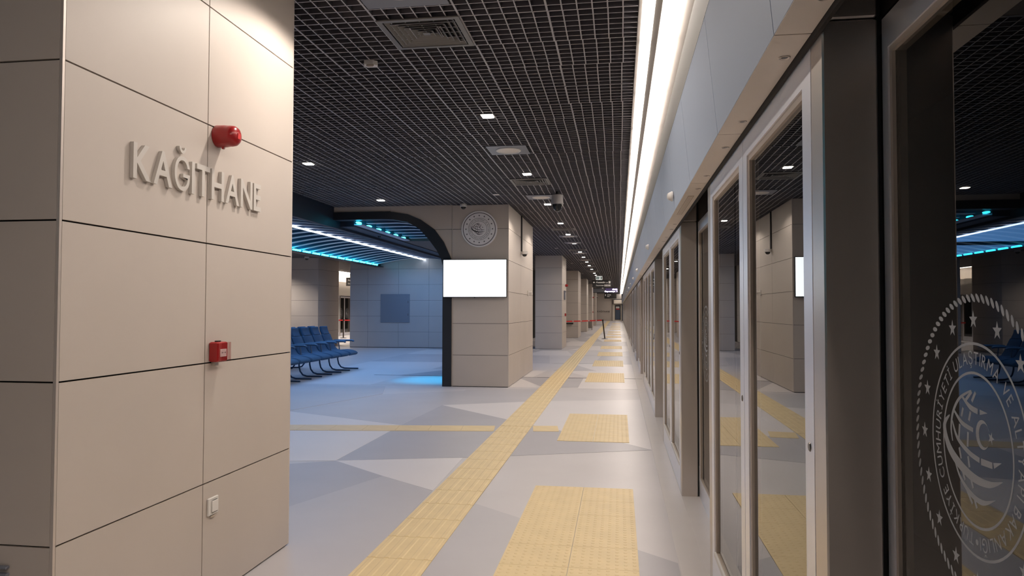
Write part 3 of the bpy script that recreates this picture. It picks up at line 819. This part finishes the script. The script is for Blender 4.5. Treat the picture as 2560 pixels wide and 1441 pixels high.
for i, (a, b_) in enumerate(pat):
    t = thing('tactile_patch', 'yellow dotted tactile patch in front of a doorway, %s from the camera' % nth(i), 'tactile paving', (-.69, b_, .002), 0, 'dotted patches by the doors')
    for col in range(2):
        y = 0; hs = ([.42, .38, .69, .37, .52] if col else [1.49, .37, .52]) if i == 0 else [.42] * 5
        if i and col == 0: hs = [.84, .84, .42]
        tot = 0
        for h_ in hs:
            if (h_) not in dc: dc[h_] = tac_dot_mb(.4, h_).mesh('tile', M['tactile'])
            y -= h_; link('tile', dc[h_], t, (col * .4, y, 0))
        # far patches: same tiles

# ================================================================ COLUMN FITTINGS
def wall_letters():
    t = thing('station_name', 'raised grey letters spelling KAĞITHANE on the nearest column', 'lettering', (XF, 3.22, 2.028), 0)
    s = 'KAĞITHANE'; v0, f0, a0, b0 = glyph('H', .016); cap = max(p[1] for p in v0); size = .151 / cap
    L = []; x = 0
    for ch in s:
        v, f, a, b = glyph(ch, 0.0 if ch == 'Ğ' else .014); L.append((ch, v, f, x, a)); x += (b - a) * size + .020
    wd = x - .020; tot = 3.832 - 2.742; kx = tot / wd
    for ch, v, f, x0, a in L:
        base = 2.742 - 3.22 + x0 * kx
        V, F = boundary_extrude([((p[0] - a) * size * kx + base, p[1] * size) for p in v], f, lambda x_, y_, d: (.001 + .017 * d, x_, y_), 1.0)
        MB().raw(V, F).build('letter', M['letter'], t)
wall_letters()
def siren(loc, lab, s=1.0):
    t = thing('alarm_siren', lab, 'alarm', loc, 0, 'red fire alarm sirens')
    MB().lathe([(.054 * s, .0), (.057 * s, .004), (.056 * s, .05 * s), (.053 * s, .072 * s), (.054 * s, .076 * s), (.051 * s, .098 * s), (.040 * s, .112 * s), (.022 * s, .119 * s), (0.001, .120 * s)], 28, 'x').build('housing', M['red'], t, True)
    box('lens_window', M['red2'], .1 * s, .123 * s, -.016 * s, .012 * s, -.02 * s, .012 * s, t, .002)
    MB().chamfer_box(.028 * s, .040 * s, -.008 * s, .008 * s, -.066 * s, -.050 * s, .002).build('clip', M['red'], t)
    b = MB()
    for k in range(3): b.tube([(.098 * s, .034 * s * math.cos(a), .034 * s * math.sin(a)) for a in [PI * .1 + k * 2.1 + j * .25 for j in range(6)]], .0022 * s, 6)
    b.build('ridge', M['red'], t)
    return t
siren((XF, 3.405, 2.358), 'large red round alarm siren above the station name')
def call_point(loc, lab):
    t = thing('call_point', lab, 'alarm', loc, 0, 'red fire call points')
    MB().chamfer_box(0, .052, -.047, .047, -.050, .050, .006).build('housing', M['red'], t)
    box('button_plate', M['paper'], .052, .055, -.028, .028, -.024, .014, t)
    b = MB(); star(b, -.0, 0, .004, 0, lambda x_, y_: (.0556, x_, y_ - .004))
    for s_ in (-1, 1): b.raw([(.0556, s_ * .017, .001), (.0556, s_ * .008, -.004), (.0556, s_ * .017, -.009)], [(0, 1, 2)])
    b.build('arrow_mark', M['ink'], t)
    MB().box(.056, .070, -.044, -.042, -.048, .048).box(.056, .070, .042, .044, -.048, .048).box(.068, .070, -.042, .042, -.048, .048).build('cover', M['clear'], t)
    MB().chamfer_box(.010, .030, -.012, .020, .050, .056, .002).build('hinge', M['black'], t)
    MB().box(.0, .020, -.020, .012, -.070, -.052).build('bracket', M['steel'], t)
    return t
call_point((XF, 3.398, 1.254), 'red call point with clear cover on the nearest column')
def switch(loc, lab, rz=0):
    t = thing('wall_switch', lab, 'switch', loc, rz)
    MB().chamfer_box(0, .011, -.046, .046, -.044, .044, .003).build('plate', M['white'], t)
    MB().chamfer_box(.011, .018, -.022, .030, -.030, .030, .003).build('rocker', M['white'], t)
    MB().box(.0, .010, -.022, .018, -.055, -.047).build('bracket', M['steel'], t)
switch((XF, 3.40, .476), 'white wall switch low on the nearest column')
bt = thing('wall_bracket', 'small grey bracket low on the shaded side of the nearest column', 'bracket', (-2.235, 2.365, .50))
for k in range(3): box('plate', M['plate'], -.035, .020, -.018, 0, .018 - .026 * k, .028 - .026 * k, bt, .002)
# second column: screen, medallion, cameras
sc_ = thing('wall_screen', 'wide white glowing screen on the column with the emblem', 'screen', (-2.693, 13.30, 2.055))
MB().chamfer_box(-.617, .617, -.012, .045, -.362, .362, .006).build('bezel', M['black'], sc_)
box('display', M['screen'], -.603, .603, -.0145, -.0125, -.348, .348, sc_)
MB().box(-.2, .2, .045, .076, -.15, .15).build('mount', M['black'], sc_)
MB().box(-.012, .012, -.013, .002, -.372, -.362).build('sensor', M['black'], sc_)
md = thing('round_medallion', 'round grey emblem medallion with stars on the second column', 'emblem', (-2.622, 13.375, 2.995))
MB().lathe([(.345, 0), (.348, -.012), (.342, -.018), (.318, -.018), (.316, -.013), (.306, -.013), (.304, -.018), (0.001, -.018)], 64, 'y').build('plate', M['medal'], md, True)
b = MB(); ring(b, .304, .3175, lambda x_, y_: (x_, -.0155, y_)); b.build('groove', M['ink'], md)
R2 = .212
def emb2():
    tf = lambda x_, y_: (x_ * R2, -.0186, y_ * R2)
    b = MB(); ring(b, .975, .99, tf); ring(b, .70, .715, tf); b.build('ring', M['ink'], md)
    b = MB()
    for k in range(16):
        a = PI / 2 + 2 * PI * k / 16
        star(b, 1.215 * math.cos(a), 1.215 * math.sin(a), .085, PI / 2, tf)
    b.build('stars', M['ink'], md)
emb2()
_e = thing('tmp', None, None)
emblem(md, lambda x_, y_: (x_ * R2, -.0188, y_ * R2), M['ink'], False, True)
for o in list(bpy.data.objects):
    if o.parent == md and o.name.startswith('border_line'): bpy.data.objects.remove(o)
bpy.data.objects.remove(_e)
def dome_cam(loc, lab, s=1.0, rz=0, stem=0.0):
    t = thing('dome_camera', lab, 'camera', loc, rz, 'dome cameras')
    MB().lathe([(.060 * s, 0), (.068 * s, -.004 * s), (.070 * s, -.05 * s), (.062 * s, -.060 * s)], 24).build('housing', M['white'], t, True)
    MB().lathe([(.050 * s, -.058 * s), (.050 * s, -.068 * s), (.044 * s, -.088 * s), (.028 * s, -.104 * s), (.001, -.110 * s)], 20).build('dome', M['dome'], t, True)
    if stem: box('stem', M['white'], -.015, .015, -.015, .015, 0, stem, t)
    return t
dome_cam((-2.90, 13.22, ZT - .005), 'small white dome camera above the round emblem', .95)
ch = thing('cable_channel', 'dark vertical cable channel down the side of the second column', 'channel', (-2.0585, 15.12, 0))
box('cover', M['black'], 0, .03, -.03, .03, 2.70, 3.46, ch, .004)
MB().box(.030, .034, .012, .022, 2.70, 3.44).build('lip', M['soffit'], ch)
dome_cam((-1.985, 15.13, 2.70), 'dome camera at the foot of the dark cable channel', 1.0)
hn = thing('wall_speaker', 'small white horn speaker on the second column side', 'speaker', (-2.0585, 16.25, 1.84))
MB().chamfer_box(0, .03, -.035, .035, -.06, .06, .006).build('bracket', M['white'], hn)
MB().lathe([(.022, .03), (.026, .05), (.038, .08), (.048, .105), (.043, .105), (.028, .08)], 18, 'x', (0, -.01, .01)).build('horn', M['white'], hn, True)
# large ceiling camera
pc = thing('ceiling_camera', 'large grey ceiling camera with black dome hanging near the second column', 'camera', (-1.03, 12.1, ZT))
MB().lathe([(.03, .0), (.03, -.05), (.045, -.055), (.045, -.06)], 16).build('neck', M['black'], pc, True)
MB().lathe([(.085, -.055), (.096, -.062), (.100, -.17), (.106, -.20), (.108, -.215), (.095, -.215)], 28).build('housing', mat('camera_grey', (.42, .40, .40), .4), pc, True)
MB().lathe([(.088, -.212), (.088, -.235), (.080, -.26), (.072, -.285), (.055, -.315), (.03, -.335), (.001, -.342)], 26).build('dome', M['dome'], pc, True)
MB().tube([(.074, -.03, -.262), (.078, -.03, -.29), (.062, -.03, -.325), (.03, -.03, -.348), (-.01, -.03, -.352)], .005, 8).build('guard', M['plate'], pc, True)

# ================================================================ CEILING FITTINGS
def downlight(loc, lit, lab, grp, s=.058):
    t = thing('downlight', lab, 'light', loc, 0, grp)
    MB().box(-s - .008, s + .008, -s - .008, s + .008, .0, .004).build('trim_ring', M['plate'] if not lit else M['white'], t)
    MB().chamfer_box(-s, s, -s, s, -.010, -.001, .003).build('diffuser', M['spot'] if lit else M['white'], t)
    return t
SY = [4.0, 7.2, 10.4, 13.47, 16.5, 19.0, 21.6, 24.9, 27.4, 30.2, 32.7, 35.7, 39.6, 41.9, 45, 48, 51, 54, 57, 60, 64, 68, 72, 76, 80]
for i, y in enumerate(SY):
    if i == 0: continue
    downlight((-1.33, y, ZT - .008), True, 'lit square downlight in the main row above the guide strip, %s' % nth(i - 1), 'downlights above the guide strip')
for i, y in enumerate(SY[:20]): spot('downlight_beam', (-1.33, y, ZT - .04), SPOT * (1 if i == 0 else .55 if i < 5 else .2), (1, .9, .8), 2.6, .25, .05)
for y in (20, 25, 30, 35, 40, 46): spot('opposite_fill_spot', (-13.2, y, ZT - .05), SPOT * 3.0, (1, .9, .8), 2.3, .7, .06)  # added spots without fittings, brighten the opposite column
for i, (x, y) in enumerate(((-4.194, 9.242), (-4.294, 12.55))):
    downlight((x, y, ZT - .008), True, ('lit square downlight nearest the edge of the station name column', 'lit square downlight above the black arch')[i], 'downlights over the waiting side')
    spot('downlight_beam', (x, y, ZT - .04), SPOT * .5, (1, .92, .85), 1.9, .6, .06)
# unlit emergency fittings
dn = thing('emergency_light', 'unlit white angular fitting on the ceiling near the nearest column', 'light', (-1.97, 5.494, ZT - .002), .2)
MB().prism([(-.05, -.035), (.02, -.045), (.055, -.02), (.05, .03), (-.02, .04), (-.055, .02)], 'z', -.035, 0).build('body', M['white'], dn)
MB().prism([(-.03, -.045), (.03, -.05), (.015, -.02), (-.02, -.02)], 'z', -.05, -.035).build('lens', M['bead'], dn)
for i, (x, y) in enumerate(((-2.096, 12.177), (-2.0, 23.2), (-1.995, 30.9), (-1.99, 40), (-1.99, 50))):
    downlight((x, y, ZT - .008), False, ('unlit small white ceiling fitting above the emblem column', 'unlit ceiling fitting before the bluish column', 'unlit ceiling fitting beyond the bluish column', 'unlit ceiling fitting, fourth along the column line', 'unlit ceiling fitting, fifth along the column line')[i], 'unlit fittings along the columns', .05)
def speaker_plate(loc, lab, s=.28):
    t = thing('ceiling_speaker', lab, 'speaker', loc, 0, 'round ceiling speakers')
    MB().box(-s + .0, s, -s, s, -.004, .004).build('plate', M['plate'], t)
    MB().lathe([(.130, -.004), (.132, -.012), (.150, -.014), (.158, -.008), (.158, -.004)], 40).build('bezel', M['white'], t, True)
    MB().lathe([(.001, -.009), (.120, -.009), (.131, -.008), (.131, -.004)], 40).build('grille', M['soffit'], t, True)
for i, y in enumerate((4.22, 8.80, 12.60, 19.5, 21.4, 25.4, 28.95, 33.5, 38)):
    speaker_plate((-1.36, y, ZT - .008), 'round speaker on a square grey ceiling plate, %s from the camera' % nth(i), .245 if i else .275)
def diffuser(loc, lab):
    t = thing('air_diffuser', lab, 'vent', loc, 0, 'square ceiling air diffusers')
    s = .292; t.scale = (1, .93, 1)
    MB().box(-s, s, -s, -s + .035, -.005, .004).box(-s, s, s - .035, s, -.005, .004).box(-s, -s + .035, -s + .035, s - .035, -.005, .004).box(s - .035, s, -s + .035, s - .035, -.005, .004).build('frame', M['diff'], t)
    box('backing', M['slab'], -s + .03, s - .03, -s + .03, s - .03, .028, .032, t)
    for k in range(6):
        r = s - .045 - k * .038; b = MB(); V = []
        for (rr, zz) in ((r - .034, .026), (r - .004, -.002), (r, -.002), (r - .030, .028)):
            V += [(-rr, -rr, zz), (rr, -rr, zz), (rr, rr, zz), (-rr, rr, zz)]
        F = []
        for a_ in range(3):
            for j in range(4): F.append((4 * a_ + j, 4 * a_ + (j + 1) % 4, 4 * a_ + 4 + (j + 1) % 4, 4 * a_ + 4 + j))
        b.raw(V, F).build('louvre', M['diff'], t)
    box('centre_plate', M['diff'], -.025, .025, -.025, .025, -.003, .0, t)
for i, y in enumerate((4.965, 11.05, 17.74, 24.0, 31.0, 37)):
    diffuser((-1.362, y, ZT - .010), 'square louvred air diffuser in the grid ceiling, %s from the camera' % nth(i))
# opposite column camera
t = dome_cam((-11.78, 25.9, ZT + .01), 'tiny camera high on the opposite column', 1.3)

# ================================================================ SEATS
def seat_row(face, loc, lab):
    t = thing('seat_row', lab, 'seating', loc, 0 if face > 0 else PI, 'blue waiting seats')
    def bez(p, n=6):
        out = []
        for i in range(len(p) - 1):
            a = Vector(p[max(i - 1, 0)]); b = Vector(p[i]); c_ = Vector(p[i + 1]); d = Vector(p[min(i + 2, len(p) - 1)])
            for s in range(n + (i == len(p) - 2)):
                u = s / n; out.append(tuple(.5 * ((2 * b) + (c_ - b + b - a) * u + (2 * a - 5 * b + 4 * c_ - d) * u * u + (3 * b - a - 3 * c_ + d) * u ** 3)))
        return out
    # side profile of shell, x measured from the row axis
    mid = bez([(.20, .86), (.26, .72), (.33, .56), (.40, .47), (.50, .445), (.70, .455), (.86, .42), (.915, .375)])
    W = .47
    def loft(curve, th0, th1, y0, y1):
        b = MB(); n = len(curve); V = []
        for i, p in enumerate(curve):
            a = Vector(curve[max(i - 1, 0)]); c_ = Vector(curve[min(i + 1, n - 1)]); d = (c_ - a).normalized(); nn = Vector((-d.y, d.x)); u = i / (n - 1)
            th = (th0 * (1 - u) + th1 * u) * (1 if 0 < i < n - 1 else .45)
            for (yy_, k_) in ((y0, .4), (y0 + .02, 1), (y1 - .02, 1), (y1, .4)): V.append((p[0] + nn.x * th * k_, yy_, p[1] + nn.y * th * k_))
            for (yy_, k_) in ((y1, .4), (y1 - .02, 1), (y0 + .02, 1), (y0, .4)): V.append((p[0] - nn.x * th * k_, yy_, p[1] - nn.y * th * k_))
        F = []
        for i in range(n - 1):
            for j in range(8): F.append((8 * i + j, 8 * i + (j + 1) % 8, 8 * i + 8 + (j + 1) % 8, 8 * i + 8 + j))
        F.append(tuple(range(8))); F.append(tuple(8 * (n - 1) + j for j in reversed(range(8))))
        return b.raw(V, F)
    sm = loft(mid, .022, .038, -W / 2, W / 2).mesh('seat', M['navy'], True)
    hm = loft(bez([(.135, 1.05), (.155, .95), (.205, .84)], 4), .032, .034, -.185, .185).mesh('headrest', M['navy'], True)
    am = MB().tube([(.30, 0, .69), (.34, 0, .70), (.55, 0, .70), (.76, 0, .70), (.80, 0, .69), (.81, 0, .67)], .018, 8, flat=1.4).mesh('armrest', M['arm'], True)
    ap_ = MB().tube([(.42, 0, .68), (.44, 0, .52), (.45, 0, .33)], .014, 6).mesh('armrest_post', M['arm'], True)
    lm = MB().tube([(.40, 0, .32), (.405, 0, .22), (.43, 0, .12), (.49, 0, .045), (.58, 0, .02), (.72, 0, .017), (.93, 0, .017)], .017, 8).mesh('leg', M['navyleg'], True)
    for k in range(8):
        s_ = link('seat', sm, t, (0, (k - 3.5) * .54, 0)); link('headrest', hm, s_)
    for k in range(9):
        a_ = link('armrest', am, t, (0, (k - 4) * .54, 0)); link('armrest_post', ap_, a_)
        link('leg', lm, t, (0, (k - 4) * .54, 0))
    box('beam', M['navyleg'], .38, .46, -2.2, 2.2, .30, .36, t, .008)
    return t
seat_row(1, (-7.255, 14.73, 0), 'near row of dark blue high-backed seats facing the platform')
seat_row(-1, (-7.29, 14.73, 0), 'second row of dark blue seats, backs turned to the near row')

# ================================================================ FAR PLATFORM THINGS
def hang_rods(t, xs_, z0, z1):
    for x_ in xs_: box('rod', M['steel_dark'], x_ - .008, x_ + .008, -.008, .008, z0, z1, t)
es = thing('exit_sign', 'small white and green exit sign above the black signs', 'sign', (-1.03, 38, 3.12))
MB().chamfer_box(-.165, .165, -.03, .03, -.10, .10, .006).build('casing', M['signwhite'], es)
b = MB(); tf = lambda x_, y_: (x_, -.032, y_)
b.raw([tf(-.14, -.06), tf(-.01, -.06), tf(-.01, .06), tf(-.14, .06)], [(0, 1, 2, 3)]); b.raw([tf(.09, -.07), tf(.14, -.07), tf(.14, .07), tf(.09, .07)], [(0, 1, 2, 3)])
b.build('green_field', M['signgreen'], es)
b = MB(); tf2 = lambda x_, y_: (x_, -.0335, y_)
b.raw([tf2(-.11, 0), tf2(-.075, .03), tf2(-.075, .01), tf2(-.04, .01), tf2(-.04, -.01), tf2(-.075, -.01), tf2(-.075, -.03)], [(0, 6, 5, 4, 3, 2, 1)])
b.build('arrow', M['signwhite'], es)
b = MB(); b.raw([tf(.03 + .012 * math.cos(a), .045 + .012 * math.sin(a)) for a in [k * PI / 4 for k in range(8)]], [tuple(range(8))])
for s_ in ([(.03, .03), (.035, -.01)], [(.035, -.01), (.06, -.05)], [(.035, -.01), (.01, -.045)], [(.03, .025), (.06, .01)], [(.03, .025), (.005, .005)]): strip(b, s_, [.012, .010], tf, 2)
b.build('running_figure', M['signgreen'], es); hang_rods(es, (-.12, .12), .10, ZT - 3.12)
ds = thing('direction_sign', 'black direction sign reading Asansör / Lift with a lift pictogram', 'sign', (-.95, 41, 2.925))
MB().chamfer_box(-.54, .54, -.04, .04, -.21, .21, .008).build('board', M['signblack'], ds)
b = MB(); tf = lambda x_, y_: (x_, -.0415, y_)
add_text(b, 'Asansör', .145, lambda x_, y_: tf(x_ - .33, y_ + .035), anchor='l', off=.01)
add_text(b, '/ Lift', .085, lambda x_, y_: tf(x_ + .175, y_ + .035), anchor='l')
add_text(b, 'Gayrettepe', .09, lambda x_, y_: tf(x_ - .33, y_ - .12), anchor='l')
b.build('lettering', M['signtext'], ds)
b = MB(); b.raw([tf(-.50, .075), tf(-.445, .13), tf(-.445, .09), tf(-.39, .09), tf(-.39, .06), tf(-.445, .06), tf(-.445, .02)], [(0, 6, 5, 4, 3, 2, 1)])
for (x0_, x1_, z0_, z1_) in ((.38, .48, .02, .035), (.38, .48, .135, .15), (.38, .395, .035, .135), (.465, .48, .035, .135), (.405, .43, .045, .12), (.435, .455, .045, .12)): b.raw([tf(x0_, z0_), tf(x1_, z0_), tf(x1_, z1_), tf(x0_, z1_)], [(0, 1, 2, 3)])
for k in range(4):
    x0_ = .14 + k * .09
    for (p0, p1, q0, q1) in ((0, .07, 0, .008), (0, .07, .092, .10), (0, .008, .008, .092), (.062, .07, .008, .092), (.022, .048, .025, .075)): b.raw([tf(x0_ + p0, -.15 + q0), tf(x0_ + p1, -.15 + q0), tf(x0_ + p1, -.15 + q1), tf(x0_ + p0, -.15 + q1)], [(0, 1, 2, 3)])
b.build('pictograms', M['signtext'], ds); hang_rods(ds, (-.4, .4), .21, ZT - 2.925)
ld = thing('departure_display', 'long black hanging display with glowing violet-white text', 'display', (-1.13, 60, 3.045))
MB().chamfer_box(-1.06, 1.06, -.07, .07, -.19, .19, .012).build('casing', M['signblack'], ld)
box('screen', M['dispbg'], .02, 1.03, -.075, -.071, -.17, .17, ld)
b = MB(); tf = lambda x_, y_: (x_, -.078, y_)
add_text(b, '09:26', .17, lambda x_, y_: tf(x_ + 1.0, y_ + .02), anchor='r', off=.02)
add_text(b, 'Gayrettepe  3', .165, lambda x_, y_: tf(x_ + 1.0, y_ - .14), anchor='r', off=.02)
b.build('lettering', M['purple'], ld)
box('blank_panel', M['plate'], -1.0, -.02, -.075, -.071, -.15, .15, ld); hang_rods(ld, (-.7, .7), .19, ZT - 3.045)
x3 = thing('small_exit_board', 'smallest black hanging sign with arrow, last in the row of signs', 'sign', (-.87, 75, 2.86))
MB().chamfer_box(-.62, .62, -.05, .05, -.27, .27, .01).build('board', M['signblack'], x3)
b = MB(); tf = lambda x_, y_: (x_, -.052, y_)
add_text(b, 'Çıkış', .19, lambda x_, y_: tf(x_ - .32, y_ + .06), anchor='l'); add_text(b, 'Exit', .15, lambda x_, y_: tf(x_ - .32, y_ - .10), anchor='l')
b.raw([tf(-.50, .18), tf(-.56, .10), tf(-.52, .10), tf(-.52, -.0), tf(-.48, -.0), tf(-.48, .10), tf(-.44, .10)], [(0, 1, 2, 3, 4, 5, 6)])
b.build('lettering', M['signtext'], x3); hang_rods(x3, (-.45, .45), .27, ZT - 2.86)
# opposite signs
og = thing('opposite_sign', 'black hanging sign glimpsed through the gap to the opposite platform', 'sign', (-12.9, 34.3, 2.83))
MB().chamfer_box(-.6, .42, -.04, .04, -.21, .21, .008).build('board', M['signblack'], og)
b = MB(); tf = lambda x_, y_: (x_, -.0415, y_)
add_text(b, 'Asansör / Lift', .12, lambda x_, y_: tf(x_ - .5, y_ + .04), anchor='l', off=.01); add_text(b, 'Gayrettepe', .09, lambda x_, y_: tf(x_ - .5, y_ - .12), anchor='l')
b.build('lettering', M['signtext'], og); hang_rods(og, (-.4, .3), .21, ZT - 2.83)
# barrier posts and belts
def barrier(loc, lean, lab, belt=None, blab=None):
    t = thing('barrier_post', lab, 'barrier', loc, 0, 'black belt barrier posts')
    MB().lathe([(.16, .0), (.165, .008), (.15, .022), (.03, .035), (.03, .04)], 24).build('base', M['black'], t, True)
    MB().tube([(0, 0, .03), (-lean * .5, 0, .48), (-lean, 0, .93)], .032, 12).build('post', mat('post_brown_black', (.05, .035, .025), .4), t, True)
    MB().tube([(-lean, 0, .90), (-lean, 0, .96)], .04, 12).build('belt_head', M['black'], t, True)
    return t
barrier((-.70, 36.0, 0), .10, 'leaning dark barrier post holding the red belt')
bl = thing('barrier_belt', 'red belt stretched from the leaning post to the columns', 'belt', (-.845, 35.98, .93))
b = MB(); n = 16; V = []
for k in range(n + 1):
    u = k / n; x_ = -u * 1.95; y_ = -u * 4.4; z_ = -.012 * math.sin(PI * u)
    for dy, dz in ((-.001, -.028), (.001, -.028), (.001, .028), (-.001, .028)): V.append((x_, y_ + dy, z_ + dz))
F = [(4 * k + j, 4 * k + (j + 1) % 4, 4 * k + 4 + (j + 1) % 4, 4 * k + 4 + j) for k in range(n) for j in range(4)] + [(0, 1, 2, 3), (4 * n + 3, 4 * n + 2, 4 * n + 1, 4 * n)]
b.raw(V, F).build('band', M['red2'], bl)
for k in range(5):
    u = .13 + k * .17; box('mark', M['paper'], -u * 1.95 - .03, -u * 1.95 + .03, -u * 4.4 - .09, -u * 4.4 - .004, -.020, .012, bl)
barrier((-2.90, 31.50, 0), 0, 'barrier post hidden beside the bluish column, other end of the red belt')
rl = thing('wall_ledge', 'short black ledge on the front of the column behind the belt', 'ledge', (-2.52, 36.99, .745))
box('shelf', M['black'], -.20, .20, -.12, 0, -.035, .035, rl, .006)
# litter bin
lb = thing('litter_bin', 'grey metal litter bin beside the narrow far column', 'bin', (-2.12, 51.0, 0))
MB().lathe([(.17, .16), (.20, .17), (.215, .58), (.225, .60), (.205, .60), (.19, .20)], 20).build('basket', M['binmetal'], lb, True)
MB().tube([(-.22, 0, .0), (-.22, 0, .64)], .018, 8).build('post', M['steel_dark'], lb)
MB().tube([(.22, 0, .0), (.22, 0, .64)], .018, 8).build('post', M['steel_dark'], lb)
MB().tube([(-.22, 0, .63), (0, 0, .70), (.22, 0, .63)], .02, 8).build('hood', M['steel_dark'], lb)
# devices on the third column
siren((-2.07, 28.05, 2.40), 'red siren on the bluish column further along', .9)
call_point((-2.07, 27.7, 1.26), 'red call point on the bluish column further along')
ct = thing('control_box', 'grey control box on the bluish column between siren and call point', 'box', (-2.07, 27.3, 2.03))
MB().chamfer_box(0, .06, -.12, .12, -.20, .15, .01).build('case', M['plate'], ct); MB().chamfer_box(.06, .075, -.02, .02, .08, .14, .004).build('knob', M['black'], ct)
siren((-2.07, 57.6, 2.42), 'tiny dark siren on the far column left of the signs', .9)
call_point((-2.07, 57.4, 1.25), 'tiny call point on the far column left of the signs')
# far letters on end wall
fl_ = thing('far_station_name', 'small dark station name letters on the beige end wall', 'lettering', (-1.95, 92.99, 1.10))
b = MB(); add_text(b, 'KAĞITHANE', .26, lambda x_, y_: (x_, -.012, y_), off=.02); b.build('letters', M['inkbrown'], fl_)
oc = dome_cam((-2.4, 80.0, 2.9), 'little white camera hanging on a thin rod before the end wall', 1.3, 0, ZT - 2.9)
# opposite barrier through the gap
ob = thing('opposite_belt', 'red belt glimpsed through the gap near the opposite doors', 'belt', (-13.1, 34.6, .9))
MB().box(-.9, .8, -.002, .002, -.03, .03).build('band', M['red2'], ob)
barrier((-13.75, 34.6, 0), 0, 'barrier post glimpsed through the gap beside the back wall')
